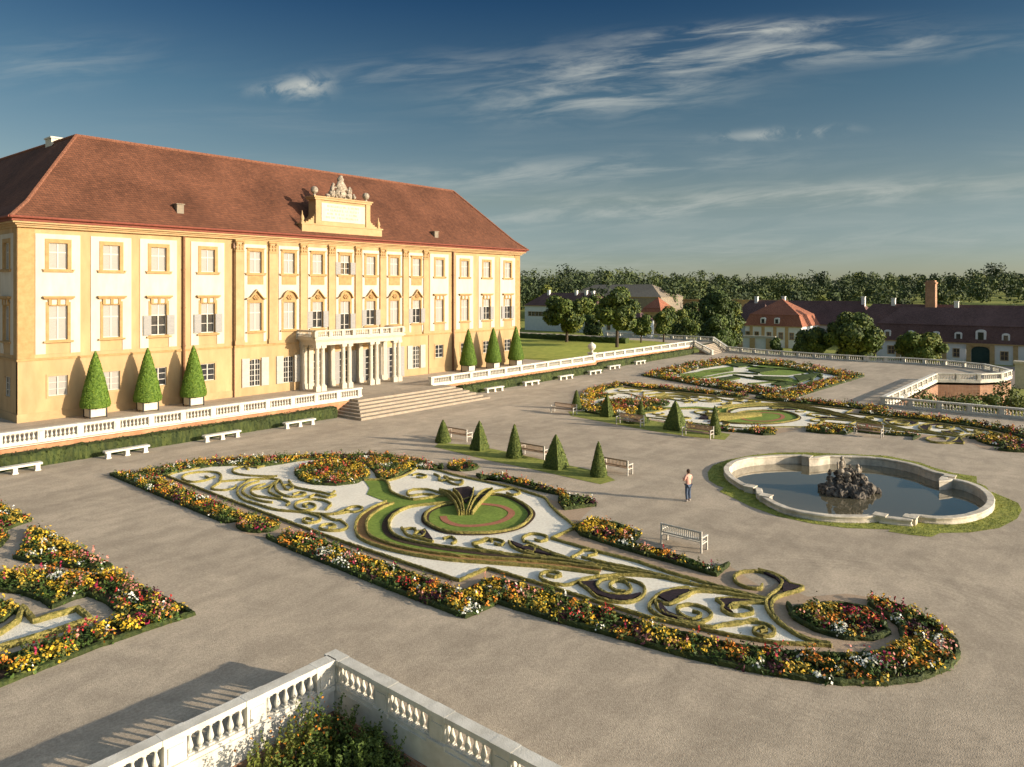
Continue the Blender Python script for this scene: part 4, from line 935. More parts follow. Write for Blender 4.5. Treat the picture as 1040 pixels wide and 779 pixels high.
loop_in = [(843.6, 652), (826, 648.5), (811, 643), (791, 631), (780, 618.5), (778.2, 609.3), (783, 603), (791, 596.5), (794, 592), (793, 587.5), (787, 583.5), (777, 580), (766.3, 578.6), (754, 579.4), (747, 582.8), (746, 587), (750, 591.5), (760, 595.4), (772, 596.5), (774, 592.4)]
loop_out = [(845, 654), (830, 650.5), (814, 645.5), (797, 634.5), (785.5, 622), (783.6, 612), (788, 605.5), (799, 601.5), (811, 598), (815.5, 594.7), (803, 591.5), (796, 586), (784, 580.5), (770, 577)]
edge_top = [(778.6, 607), (726.2, 593), (680, 580), (647.9, 569), (601.6, 557.5), (560, 545.4)]
edge_r = [(560, 545.5), (572, 540), (584.8, 534), (577, 527.5), (567.9, 520.9), (558.6, 511.6), (555, 506), (552.4, 504), (530, 497), (506.2, 490.8), (483, 486), (463.3, 481.8), (445, 476.5), (426.3, 472.5)]
edge_tl = [(426.3, 472.5), (415, 480), (404, 484.5), (392, 487.5)]
edge_t = [(169.3, 482.4), (178, 479), (196, 475.5), (215, 472.2), (240, 471.5), (260, 473.3), (272, 471.5), (286.2, 469.5), (306.3, 466.5), (332.5, 464.8), (355, 465.8), (370, 470), (380, 476), (384, 483), (392, 487.5)]
white_px = edge_low+loop_in[1:8]+edge_top[0:]+edge_r[1:]+edge_tl[1:]+edge_t[::-1][1:-1]
ribbon = [(370, 488.5), (388, 488.5), (394, 492), (397, 500), (404, 504), (420, 508.5), (440, 506), (458, 504.5), (466, 510), (447.9, 511.5), (432, 513), (415, 517), (401.6, 521.5), (396, 530), (395, 537), (400, 543), (412.4, 548.5), (430, 552), (447.9, 555.5), (500, 563), (560, 570.5), (600, 577), (560, 574.5), (500, 567.5), (460, 565), (430, 561), (409, 556), (386, 549), (374, 541), (371, 533), (374.5, 526), (386, 517.8), (394.7, 510.9), (380, 505.5), (372.4, 502.5), (375.4, 496.2)]
disc = [(461.7, 512.4), (447.9, 514.7), (435.5, 520), (431.7, 526.3), (434, 532.4), (447.9, 539.4), (466, 542.6), (498.5, 542.4), (521.6, 538.6), (532.4, 533.2), (539.4, 525.5), (538.6, 519.3), (529.3, 511.6), (514, 504.7), (495.4, 503.2), (478, 507)]
spiral = [(484.7, 512.4), (500, 513.5), (510.8, 515.6), (519.3, 520.6), (517, 526), (504.7, 531.7), (483, 534.9), (465, 534.3), (453, 530), (450, 525)]
thyme1 = [(396, 511.5), (383, 517), (370.5, 526), (366.5, 535), (369.5, 545.5), (383, 552.5), (409, 560), (450, 567), (500, 571), (560, 575.5), (610, 581.5)]
thyme2 = [(462, 510), (440, 511.8), (415, 515), (399.5, 521.5), (392, 530), (391.5, 539), (398, 546), (412.4, 551.5), (447.9, 558), (500, 564.5), (560, 571.5), (605, 578)]
scrolls = [
 Z1a([(735, 250), (745, 215), (720, 190), (640, 183), (530, 195), (490, 215), (500, 238), (560, 250), (640, 240), (700, 215)]),
 Z1a([(735, 225), (735, 250), (700, 275), (680, 290), (700, 300), (770, 303), (830, 290), (842, 272)]),
 Z1a([(640, 212), (665, 225), (705, 218)]),
 Z1a([(990, 158), (950, 140), (905, 148), (925, 168)]), Z1a([(905, 148), (850, 158), (820, 172), (835, 192), (900, 205), (1039, 213)])+Z2a([(270, 212)]),
 Z1a([(745, 247), (900, 235), (1039, 229)])+Z2a([(250, 226)]),
 Z2a([(285, 235), (200, 228), (90, 240), (20, 285), (8, 325), (50, 368), (150, 400), (260, 432), (400, 445), (500, 455), (600, 462), (690, 455), (745, 445)]),
 Z2a([(150, 245), (70, 275), (40, 315), (90, 350), (180, 378), (240, 385)]),
 Z2a([(190, 262), (120, 285), (95, 315), (130, 340), (200, 352), (300, 365), (350, 388), (328, 405)]),
 Z2a([(275, 240), (200, 285), (100, 300)]), Z2a([(280, 240), (215, 300), (240, 330), (300, 352)]),
 Z2a([(280, 240), (255, 270), (272, 312), (340, 345), (420, 345), (458, 328), (420, 318), (372, 332)]),
 Z2a([(290, 240), (330, 300), (375, 290), (350, 268), (310, 272)]), Z2a([(345, 240), (380, 280), (460, 300), (560, 318), (620, 330), (650, 310)]),
 Z2a([(482, 350), (520, 333), (565, 342), (610, 352), (655, 335)]),
 Z2a([(590, 432), (622, 395), (565, 370), (470, 365), (400, 385), (388, 415), (440, 437), (505, 430), (522, 405), (480, 390), (440, 402), (465, 415)]),
 Z2a([(480, 455), (550, 480), (540, 508), (475, 520), (438, 505), (460, 488), (505, 497)]), Z2a([(560, 460), (640, 498), (695, 500)]),
 Z2a([(690, 505), (732, 540), (700, 565), (620, 570), (555, 557), (560, 535), (620, 525), (655, 543), (605, 552)]),
 Z2a([(640, 462), (715, 435), (760, 413), (820, 413), (828, 432), (775, 447), (720, 437)]),
 Z3a([(690, 322), (620, 300), (520, 300), (478, 320), (500, 340), (580, 330), (660, 337)]),
 Z3a([(510, 205), (550, 197), (605, 210), (580, 222), (540, 218)]), Z3a([(655, 198), (690, 215), (688, 240), (740, 238), (722, 212), (780, 235), (842, 240), (830, 268), (780, 262), (740, 240)]),
 Z3a([(440, 550), (480, 598), (560, 620), (650, 642)]), Z3a([(450, 560), (520, 555), (542, 578), (590, 570), (582, 608), (522, 600), (545, 582)]),
 Z3a([(715, 622), (770, 612), (800, 640), (770, 655)]), Z3a([(905, 655), (960, 640), (1005, 620), (1039, 642)]),
 Z4a([(240, 318), (330, 300), (400, 297), (442, 320), (400, 335), (355, 322)]),
 Z4a([(135, 655), (200, 640), (260, 625), (332, 642), (318, 665), (275, 655)]), Z4a([(130, 657), (200, 695), (330, 715)]),
 Z4a([(368, 640), (400, 680), (500, 720), (650, 750), (780, 772)]), Z4a([(470, 645), (462, 612), (520, 590), (600, 600), (622, 625), (580, 640), (540, 628)]), Z4a([(455, 682), (500, 668), (540, 690), (528, 712), (480, 700)]), Z4a([(480, 640), (600, 695), (800, 765)]),
 Z4a([(780, 748), (830, 720), (860, 700), (930, 700), (945, 722), (890, 735)]),
 Z6a([(0, 88), (200, 160), (500, 222), (800, 270), (1039, 322)]), Z6a([(0, 145), (300, 198), (600, 255), (850, 292), (1039, 322)]), Z6a([(330, 158), (500, 200), (700, 240), (900, 290)]),
 Z6a([(192, 272), (150, 255), (90, 255), (55, 280), (80, 312), (160, 337), (245, 340), (320, 315), (420, 290), (600, 275), (850, 288)]), Z6a([(100, 275), (150, 290), (195, 280)]),
 Z6a([(480, 285), (370, 298), (310, 320), (320, 335), (370, 370), (430, 420), (530, 450), (640, 455), (720, 425), (747, 370), (710, 330), (620, 305), (500, 300), (438, 325), (440, 365), (500, 398), (600, 405), (655, 372), (620, 325), (550, 315), (515, 345), (560, 380), (620, 383)]),
 Z6a([(1039, 360), (950, 368), (850, 398), (790, 450), (778, 500), (850, 550), (950, 580), (1039, 597)])+Z7a([(280, 490), (330, 478), (450, 468), (540, 440), (580, 440)]),
 Z6a([(815, 440), (850, 450), (905, 468), (1039, 405)])+Z7a([(60, 300), (130, 270), (200, 252), (400, 268), (640, 308)]),
 Z6a([(812, 445), (835, 495), (900, 540), (1000, 565)])+Z7a([(60, 440), (160, 465), (230, 458)]),
 Z7a([(0, 243), (180, 240), (350, 262), (640, 308)]), Z7a([(0, 175), (200, 215), (350, 238), (640, 302)]),
 Z7a([(215, 455), (272, 422), (262, 382), (180, 345), (90, 345), (50, 370), (80, 410), (150, 435), (205, 420), (190, 392), (150, 385)]),
 Z7a([(305, 308), (350, 340), (348, 375), (400, 405), (470, 412), (545, 395), (532, 365), (470, 350), (410, 360)]), Z7a([(305, 308), (400, 300), (640, 322)]), Z7a([(388, 368), (420, 338), (520, 328), (640, 328)]),
 Z7a([(340, 475), (450, 458), (560, 455), (650, 475), (692, 510), (680, 540), (620, 547), (565, 530), (560, 500), (620, 490), (640, 515), (600, 520)]),
]
plume = [Z3a([(820, 450), (790, 380), (740, 330), (690, 306)]), Z3a([(838, 450), (820, 380), (770, 320), (690, 300)]), Z3a([(852, 448), (838, 370), (810, 320), (780, 297)]), Z3a([(868, 448), (905, 350), (915, 290)]), Z3a([(885, 448), (920, 370), (975, 310), (1039, 295)]), Z3a([(905, 448), (960, 380), (1010, 330), (1039, 308)])+Z4a([(258, 295)])]
darks = [Z6a([(320, 330), (430, 322), (440, 368), (510, 408), (640, 418), (720, 400), (725, 420), (640, 448), (530, 442), (435, 412), (372, 365)]), Z6a([(830, 420), (900, 385), (1039, 372), (1039, 402), (905, 462)])+[], Z7a([(330, 312), (420, 305), (560, 318), (405, 345), (385, 370), (420, 402), (360, 372)]),
         Z7a([(600, 128), (660, 140), (740, 175), (800, 215), (860, 226), (850, 245), (750, 268), (745, 225), (700, 175)]), Z3a([(785, 300), (880, 287), (912, 300), (868, 400), (840, 370)]), Z3a([(700, 305), (760, 315), (815, 370), (790, 365), (740, 330)]), Z3a([(980, 312), (1038, 296), (1000, 345), (940, 385)]), Z3a([(560, 580), (595, 565), (645, 635), (600, 630)]),
         Z6a([(830, 500), (850, 470), (900, 530), (1000, 570), (1039, 590), (950, 570), (870, 545)]), Z4a([(380, 645), (470, 680), (560, 705), (650, 740), (500, 712), (410, 680)])]
roundel1 = [(300, 481), (308, 474), (322, 470), (341, 469), (360, 471.5), (373, 478), (374, 485), (362, 491), (341, 493.5), (320, 492.5), (305, 488)]
def parterre(label, group, T, step, hw, hh, mat='box'):
    c = T([G(487, 524)])[0]; t = thing('parterre', label, 'parterre', (c[0], c[1], 0), group)
    m = MB(); m.poly(T(W(white_px)), .010); obj('white_gravel', m, 'white_gravel', t)
    m = MB(); m.poly(T(W(ribbon)), .030); m.poly(T(W(disc)), .034); obj('lawn', m, 'lawn', t)
    def band(path, w, z, mt, nm, closed=False):
        m = MB(); p = smooth_path(T(W(path)), .25, closed); sweep(m, p, [(w/2, .0), (w/2, .001), (-w/2, .001), (-w/2, 0)], closed, 0, 0, z); obj(nm, m, mt, t)
    band(thyme1, .42, .040, 'thyme', 'thyme_band'); band(thyme2, .30, .044, 'soil', 'soil_band'); band(disc, .40, .046, 'soil', 'soil_band', True); band(spiral, .36, .05, 'brick_chips', 'brick_chip_band')
    for i, d_ in enumerate(darks): m = MB(); m.prism(T(W(d_, .08)), .02, .10+.003*i); obj('dark_planting', m, 'purple', t)
    def hd(path, z=HZ, closed=False, w=None, h=None, sm=True):
        m = MB(); hedge(m, T(W(path, z)), w or hw, h or hh, closed, sm, step, .009); obj('box_scroll', m, mat, t)
    for s_ in scrolls: hd(s_)
    for s_ in plume: hd(s_, .25, w=hw*.7, h=.28)
    hd(edge_low, sm=False); hd(loop_in); hd(loop_out); hd(edge_top, sm=False); hd(edge_r, sm=False); hd(edge_tl); hd(edge_t)
    hd(disc, 0, True, .13, .15)
    for k, off in ((thyme1, .26), (thyme1, -.26), (thyme2, .2)):
        p = smooth_path(T(W(k)), .25); n_ = normals2(p, False); m = MB(); sweep(m, p+n_*off, hedge_prof(.12, .15), False, .01); obj('box_scroll', m, mat, t)
    hd(ribbon[:8], 0, False, .13, .15)
    return t
parterre('large scrollwork parterre of box and white gravel in the middle of the garden', 'scroll parterres', ident, .12, .115, .13)
parterre('far scrollwork parterre beyond the second row of topiaries', 'scroll parterres', mirror, .3, .13, .12)

# flower beds of M, outer edges traced at the ground, inner edges at blossom height
def bedpoly(ground, tops, z=.5): return W(ground)+W(tops, z)
BM = [
 ('flower strip along the left edge of the main parterre, ending at the small oval', [bedpoly([(112, 482.5), (170, 507), (229, 531.5), (240, 530), (252, 526.5), (260, 523)], [(250, 516), (225, 505), (195, 494), (165, 481)])], None),
 ('flower strip along the palace side of the main parterre', [bedpoly([(449, 473.5), (440, 477.5), (421, 476.5), (411, 480), (400, 487), (384, 486), (380, 479), (372, 472), (355, 467.5), (332, 466.5), (306, 468), (286, 471.5), (260, 475), (240, 473), (215, 474), (196, 477), (165, 483.5), (114, 482)], [(140, 473), (200, 462), (260, 458.5), (330, 456), (395, 456), (430, 462), (449, 469)])], None),
 ('round flower bed enclosed by the scrollwork near the palace', [W(roundel1)], None),
 ('small oval flower bed at the left rim of the main parterre', [W([(262+21*math.cos(a), 534.5+6.6*math.sin(a)) for a in np.linspace(0, 6.28, 17)[:-1]])], None),
 ('small oval flower bed between the main parterre and the near topiaries', [W([(470+15*math.cos(a), 475+3.6*math.sin(a)) for a in np.linspace(0, 6.28, 17)[:-1]])], None),
 ('long mixed flower border on the near side of the main parterre, rounding the right end', [bedpoly([(270, 546), (300, 560), (350, 580), (400, 600.5), (440, 615.5), (472.5, 627.8), (505, 613), (560, 630), (620, 646), (700, 668.5), (760, 681.5), (810, 690), (850, 695), (890, 696), (930, 692), (960, 681), (973, 668), (971, 655), (955, 640), (930, 624)], [(905, 600.5), (886, 596), (884, 601), (900, 611), (914, 622), (918, 636), (905, 646), (890, 649.5), (862, 652), (800, 649), (740, 641.5), (700, 632), (657, 621.5), (600, 604), (560, 592), (530, 583), (500, 577), (470, 590), (455, 586), (400, 566), (340, 545), (310, 534), (292, 532), (280, 538)], .52)], None),
 ('oval flower bed inside the crescent at the right end of the main parterre', [bedpoly([(799.6, 615), (806, 629), (828, 641.5), (857, 649.6), (886, 650.6), (903.5, 644)], [(903, 630), (893, 614), (880, 606), (857, 601.5), (824.6, 602.5), (804, 607)])], None),
 ('flower strip between the near topiaries and the main parterre, ending at the step', [bedpoly([(484, 483), (515, 490), (540, 497), (570, 503.5), (568, 510), (573.8, 518), (604.7, 514)], [(601.8, 500), (580, 496), (552.4, 487), (526, 480), (504.7, 475.5), (489, 479)])], None),
 ('flower strip on the pool side of the main parterre, in front of the white bench', [bedpoly([(583, 535), (590, 544), (636, 559), (689, 574), (727, 585.5), (740, 574)], [(726, 569.5), (703, 560), (675.5, 551), (640, 542), (650, 533), (628, 524), (607, 520), (588, 524)])], None)]
def edging(poly, k=0): return [(poly, True)]
for i, (lab, polys, _) in enumerate(BM):
    a = 17
    flower_bed(lab, polys, edging(polys[0]), 'flower beds round the main parterre', 22, .92, 14, .82)
for i, (lab, polys, _) in enumerate(BM):
    lab2 = ['flower strip closing the far side of the far scroll parterre, palace end', 'flower strip at the palace end of the far scroll parterre', 'round flower bed at the palace end of the far scroll parterre', 'tiny oval bed on the far rim of the far scroll parterre', 'tiny oval bed behind the far row of topiaries',
            'long flower border on the far side of the far scroll parterre, running off right', 'oval flower bed at the right end of the far scroll parterre', 'flower strip just behind the far row of topiaries', 'flower strip behind the lone bench beyond the pool'][i]
    P = [mirror(p) for p in polys]
    flower_bed(lab2, P, edging(P[0]), 'flower beds round the far scroll parterre', 9, 1.4, 10, 1.0, .18, .16, .4)

out_px = [(112, 482.5), (229, 531.5), (245, 541), (270, 547), (300, 560), (400, 600.5), (472.5, 627.8), (505, 613), (560, 630), (620, 646), (700, 668.5), (760, 681.5), (810, 690), (850, 695), (890, 696), (930, 692), (960, 681), (972, 668), (970, 655), (955, 640), (930, 624), (895, 608), (860, 603), (820, 606), (788, 592), (778, 600), (740, 574), (726, 585), (689, 574), (640, 559), (590, 545), (583, 534), (604, 513), (573, 517), (568, 510), (484, 484), (449, 474), (380, 464), (306, 464), (200, 474), (165, 480)]
m = MB(); m.poly(W(out_px), .005); struct('path', m, 'path')
m = MB(); m.poly(mirror(W(out_px)), .005); struct('path', m, 'path')
# left bed L
tops = lambda p, z=.36: W(p, z)
LB = [
 ('flower bed corner at the left picture edge, upper one', [tops([(-60, 486), (0, 509)])+W([(31, 529.5), (14, 535), (4, 540), (-60, 548)])]),
 ('small leaf-shaped flower bed at the left picture edge', [tops([(-50, 528), (0, 533), (7, 538)])+W([(8, 546), (0, 556), (-50, 566)])]),
 ('triangular flower bed left of the wide gravel path', [W([(113, 577.5), (98, 581), (60, 574.5), (34, 572), (15, 567.5)])+tops([(20, 556), (27, 545), (31, 531), (40, 532), (75, 549)])]),
 ('large angular flower bed at the left with its tip on the gravel path', [tops([(-60, 574), (0, 577), (30, 574), (50, 573), (85, 579), (118, 577)])+W([(196, 625), (150, 640), (100, 657.5), (50, 677), (0, 697), (-60, 720)])+tops([(-60, 684), (0, 662), (45, 646), (85, 634), (115, 624)])+W([(126, 626), (108, 612), (90, 605), (72, 610), (54, 618), (42, 610), (22, 603), (0, 601), (-60, 600)])]),
 ('rounded flower bed beside the white gravel at the left picture edge', [tops([(-50, 598), (0, 604), (13, 608), (16, 614)])+W([(14, 623), (0, 633), (-50, 645)])])]
for lab, polys in LB: flower_bed(lab, polys, edging(polys[0]), 'flower beds of the left parterre', 19, 1., 13)
t = thing('parterre', 'partly visible left parterre with white gravel wedge', 'parterre', (*G(20, 640), 0), 'side parterres')
wl = [(-60, 682), (0, 656), (50, 641), (92, 627.5), (79, 616.6), (34.6, 629), (23, 614.6), (19, 628), (0, 641), (-60, 660)]
m = MB(); m.poly(W(wl), .012); obj('white_gravel', m, 'white_gravel', t)
m = MB(); hedge(m, W(wl, .15), .18, .2, True, False, .14, .012); obj('box_scroll', m, 'box', t)

# far bed F: a square parterre beyond, mirror of the left one
ft = thing('parterre', 'square far parterre before the outer balustrade', 'parterre', (98, 38, 0), 'side parterres')
Fo = W([(652, 381), (700, 370), (745, 364.2), (800, 368.5), (876, 382), (803, 404.5), (770, 401), (720, 393)])
Fi = W([(672, 383), (712, 373.5), (748, 368.5), (797, 372.5), (856, 382.3), (797, 398), (770, 394.5), (735, 389.5), (715, 386.5)])
m = MB(); m.poly(Fi, .012); obj('white_gravel', m, 'white_gravel', ft)
m = MB(); m.poly(W([(690, 382.5), (715, 376), (745, 372), (745, 377), (722, 381), (702, 385)]), .03); m.poly(W([(757, 374), (775, 370.5), (805, 373), (826, 378), (800, 381.5), (775, 381)]), .034); m.poly(W([(787, 388), (805, 385), (815, 388), (800, 392)]), .038); obj('lawn', m, 'lawn', ft)
for d_ in ([(738, 371), (752, 369.5), (765, 372), (750, 373.5)], [(722, 386), (745, 383), (752, 385), (735, 388)], [(760, 377), (782, 374.5), (790, 377), (772, 379.5)], [(765, 383), (800, 384), (806, 386), (780, 387)], [(783, 391), (800, 389), (812, 391), (796, 394)], [(806, 382.5), (834, 380), (826, 385), (812, 389)]): m = MB(); m.prism(W(d_), .02, .2); obj('dark_planting', m, 'hedge', ft)
for s_ in ([(745, 381), (770, 385), (800, 388), (815, 392)], [(815, 380), (825, 386), (812, 393), (795, 396)], [(822, 379), (835, 384), (822, 391)], [(700, 384), (720, 383), (745, 379), (770, 380)], [(755, 371), (780, 374), (810, 376), (835, 381)], [(760, 390), (790, 388), (800, 392), (780, 394), (765, 391)], [(690, 381), (715, 378), (740, 377)]):
    m = MB(); hedge(m, W(s_, .1), .3, .22, False, True, .5, .015); obj('box_scroll', m, 'hedge', ft)
m = MB(); hedge(m, Fi, .3, .2, True, False, .5, .015); obj('box_scroll', m, 'box', ft)
n = len(Fo)
flower_bed('flower border framing the square far parterre, palace and stair side', [W([(652, 381.5), (700, 370), (745, 364.5), (800, 368.5), (876, 382)])+W([(857, 383), (797, 373), (748, 369.2), (712, 374.5), (674, 384)])], [(W([(652, 381.5), (700, 370), (745, 364.5), (800, 368.5), (876, 382)]), False)], 'flower borders of the far parterre', 6, 1.7, 10, 1.2, .3, .2, .5)
flower_bed('flower border framing the square far parterre, near side', [W([(877, 382.5), (803, 405), (770, 401), (720, 393.5), (654, 382)])+W([(676, 384), (715, 387), (735, 390), (770, 395), (797, 398.5), (858, 383)])], [(W([(877, 382.5), (803, 405), (770, 401), (720, 393.5), (654, 382)]), False)], 'flower borders of the far parterre', 7, 1.7, 10, 1.2, .3, .2, .5)

# ================================================================== POOL
pc = thing('fountain_basin', 'weathered stone basin of the lobed garden pool', 'pool basin', (45.3, 12.3, 0))
m = MB(); n_ = normals2(rp, True)
sgn = 1
area = .5*np.sum(rp[:, 0]*np.roll(rp[:, 1], -1)-np.roll(rp[:, 0], -1)*rp[:, 1])
sg = 1 if area > 0 else -1       # normals2 gives left side; left is inside when ccw
prof = [(-.20, -.02), (-.20, .06), (-.15, .09), (-.15, .21), (-.19, .24), (-.21, .30), (-.18, .34), (.14, .34), (.18, .30), (.17, .24), (.13, .20), (.13, -.6)]
prof = [(sg*a, b) for a, b in prof]
sweep(m, rp, prof, True, .006); obj('basin_wall', m, 'agedstone', pc)
for px, py in ((762, 494), (778, 503.5), (819.5, 463.5), (894, 523), (925, 525), (965, 483.5)):
    x, y = G(px, py, RIM); m = MB(); m.box(x-.26, x+.26, y-.26, y+.26, -.5, .33); m.box(x-.31, x+.31, y-.31, y+.31, .33, .39); obj('pedestal', m, 'agedstone', pc)
inner = rp+n_*sg*.0
m = MB(); m.poly([tuple(p) for p in inner], -.22); w_ = struct('water', m, 'water')
# grass collar
gr = W([(816, 459.5), (790, 459.8), (763, 462.5), (738, 467.5), (724, 473), (718.5, 480), (720, 488), (729, 493.5), (735.5, 495.5), (731, 499.5), (746, 506.5), (762, 514.5), (790, 524.5), (825, 532), (860, 536.5), (905, 538), (902, 540), (925, 543.5), (946, 545.5), (955, 541.5), (985, 541), (1015, 536.5), (1033, 527), (1038, 518), (1034, 511), (1018, 504), (1005, 499), (1001, 494), (992, 490.5), (992, 484), (968, 480.5), (945, 474), (935, 470), (900, 463)])
m = MB(); m.polyh([gr, [tuple(p) for p in rp]], .012)
og = struct('grass_collar', m, 'lawn_rough')
m = MB(); P_ = scatter(gr, 90); P_ = P_[~inpoly(P_, [tuple(p) for p in rp])]; k = len(P_); c = np.zeros((k, 3)); c[:, :2] = P_; c[:, 2] = .03
nr = rng.normal(size=(k, 3)); nr[:, 2] *= .3; v, q = rhombi(c, nr, .05, .012); m.addarr(v, q, 0); tag(obj('grass', m, 'lawn_rough'), 'short yellowish grass round the pool', 'grass', kind='stuff')
# rock fountain
rx, ry = G(862, 500, -.22); rk = thing('rock_fountain', 'dark rough rock fountain with figures in the middle of the pool', 'fountain', (rx, ry, .1))
cs = []
e1 = np.array([UX, -UY]); e2 = np.array([UY, UX])          # across / away
def at(a, b_): p = np.array([rx, ry])+e1*a+e2*b_; return p
for k in range(110):
    a = rng.uniform(-1, 1); b_ = rng.uniform(-1, 1)
    if a*a+b_*b_ > 1: continue
    h_ = rng.uniform(.1, .9)*(1.25-.9*(a*a+b_*b_)); p = at(a*1.55, b_*1.2); cs.append(((p[0], p[1], -.25+h_*.6), (rng.uniform(.18, .38), rng.uniform(.18, .38), rng.uniform(.12, .4))))
for k in range(170):
    tt = rng.random(); a = rng.normal(0, .66*(1-tt*.5)); b_ = rng.normal(0, .35*(1-tt*.8)); p = at(a*1.0-.05, b_); cs.append(((p[0], p[1], .05+tt*1.0), (rng.uniform(.06, .17),)*2+(rng.uniform(.08, .24),)))
obj('rock', lumpy(cs, 0, jit=.3, sub=2), 'rock', rk)
def figure(a, b_, z, s_, lean=0):
    p = at(a, b_); x, y = p
    return [((x, y, z), (.24*s_, .22*s_, .2*s_)), ((x+lean*.1, y, z+.3*s_), (.18*s_, .15*s_, .3*s_)), ((x+lean*.18, y, z+.66*s_), (.11*s_, .11*s_, .14*s_)), ((x+.22*s_, y-.1*s_, z+.35*s_), (.06*s_, .06*s_, .22*s_)), ((x-.22*s_, y+.1*s_, z+.35*s_), (.06*s_, .06*s_, .22*s_)), ((x, y-.25*s_, z-.05*s_), (.12*s_, .28*s_, .1*s_))]
obj('statue', lumpy(figure(-.45, 0, 1.0, 1.1, 1), 0, jit=.08), 'statue', rk, True)
obj('statue', lumpy(figure(.62, .1, .75, .9, -1), 0, jit=.08), 'statue', rk, True)
obj('statue', lumpy(figure(.12, .1, .85, .7), 0, jit=.08), 'statue', rk, True)

# ================================================================== PERSON
def skin_mesh(name, pts, edges, rads, mat, parent, sub=2, root=0):
    me = bpy.data.meshes.new(name+'_sk'); me.from_pydata(pts, edges, []); o = bpy.data.objects.new(name+'_sk', me); C.objects.link(o)
    o.modifiers.new('s', 'SKIN'); sm_ = o.modifiers.new('d', 'SUBSURF'); sm_.levels = sub; sm_.render_levels = sub
    sv = me.skin_vertices[0].data
    for i, r_ in enumerate(rads): sv[i].radius = (r_, r_) if not isinstance(r_, tuple) else r_; sv[i].use_root = (i == root)
    dg = bpy.context.evaluated_depsgraph_get(); ev = o.evaluated_get(dg); nm = bpy.data.meshes.new_from_object(ev)
    C.objects.unlink(o); bpy.data.objects.remove(o)
    nm.materials.clear(); nm.materials.append(M[mat]); nm.polygons.foreach_set('use_smooth', np.ones(len(nm.polygons), bool))
    r_ = bpy.data.objects.new(name, nm); C.objects.link(r_); r_.parent = parent; return r_
px_, py_ = G(699, 509)
per = thing('person', 'person in salmon pink shirt and blue jeans standing alone on the gravel', 'person', (px_, py_, 0), rz=math.atan2(.64, .77)-math.pi/2+.5)
# local: faces +Y, x right
B = [(0, 0, .98), (0, 0, 1.12), (0, .01, 1.30), (0, 0, 1.43), (0, 0, 1.50), (0, .02, 1.60), (0, .03, 1.68),
     (-.10, 0, .93), (-.11, .02, .50), (-.11, -.02, .10), (-.12, .10, .04),
     (.10, 0, .93), (.13, .06, .50), (.13, .03, .10), (.14, .15, .04),
     (-.19, 0, 1.40), (-.27, .02, 1.15), (-.13, .26, 1.18), (-.07, .32, 1.22),
     (.19, 0, 1.40), (.25, .03, 1.14), (.12, .26, 1.18), (.06, .32, 1.22)]
E_ = [(0, 1), (1, 2), (2, 3), (3, 4), (4, 5), (5, 6), (0, 7), (7, 8), (8, 9), (9, 10), (0, 11), (11, 12), (12, 13), (13, 14), (3, 15), (15, 16), (16, 17), (17, 18), (3, 19), (19, 20), (20, 21), (21, 22)]
Rr = [(.15, .10), (.14, .095), (.16, .105), (.10, .08), .055, (.075, .09), (.07, .085), .09, .06, .045, .04, .09, .06, .045, .04, .06, .048, .032, .03, .06, .048, .032, .03]
fingers = []
for s_, base in ((-1, 18), (1, 22)):
    for f_ in range(5):
        b0 = B[base]; i0 = len(B); dx = (f_-1.5)*.018 if f_ < 4 else -.03*s_
        B.append((b0[0]+dx*.6, b0[1]+.04, b0[2]+(.0 if f_ < 4 else .03))); Rr.append(.012); E_.append((base, i0))
        B.append((b0[0]+dx, b0[1]+.075-.01*abs(f_-1.5), b0[2]+(-.02 if f_ < 4 else .05))); Rr.append(.009); E_.append((i0, i0+1))
skin_mesh('body', B, E_, Rr, 'skin', per)
skin_mesh('shirt', [(0, 0, .90), (0, 0, 1.12), (0, .01, 1.30), (0, 0, 1.43), (-.19, 0, 1.40), (-.255, .015, 1.2), (.19, 0, 1.40), (.24, .02, 1.19)], [(0, 1), (1, 2), (2, 3), (3, 4), (4, 5), (3, 6), (6, 7)], [(.185, .135), (.175, .125), (.19, .13), (.11, .09), .08, .07, .08, .07], 'shirt', per)
skin_mesh('trousers', [(0, 0, .95), (-.10, 0, .88), (-.11, .02, .50), (-.11, -.02, .09), (.10, 0, .88), (.13, .06, .50), (.13, .03, .09)], [(0, 1), (1, 2), (2, 3), (0, 4), (4, 5), (5, 6)], [(.165, .12), .105, .082, .072, .105, .082, .072], 'jeans', per)
for sx, sy in ((-.115, .04), (.135, .09)):
    m = MB(); m = lumpy([((sx, sy, .045), (.055, .13, .045))], 0, jit=0); o = obj('shoe', m, 'shoe', None, True, (0, 0, 0)); o.parent = per
m = lumpy([((0, -.015, 1.685), (.098, .112, .105)), ((0, -.05, 1.62), (.085, .07, .09))], 0, jit=.03); o = obj('hair', m, 'hair', None, True, (0, 0, 0)); o.parent = per
m = lumpy([((0, .115, 1.60), (.014, .022, .022)), ((-.088, .015, 1.61), (.012, .02, .03)), ((.088, .015, 1.61), (.012, .02, .03)), ((0, .100, 1.565), (.025, .012, .007))], 0, jit=0); o = obj('face_features', m, 'skin', None, True, (0, 0, 0)); o.parent = per
m = lumpy([((-.032, .103, 1.63), (.011, .009, .008)), ((.032, .103, 1.63), (.011, .009, .008))], 0, jit=0); o = obj('eyes', m, 'hair', None, True, (0, 0, 0)); o.parent = per

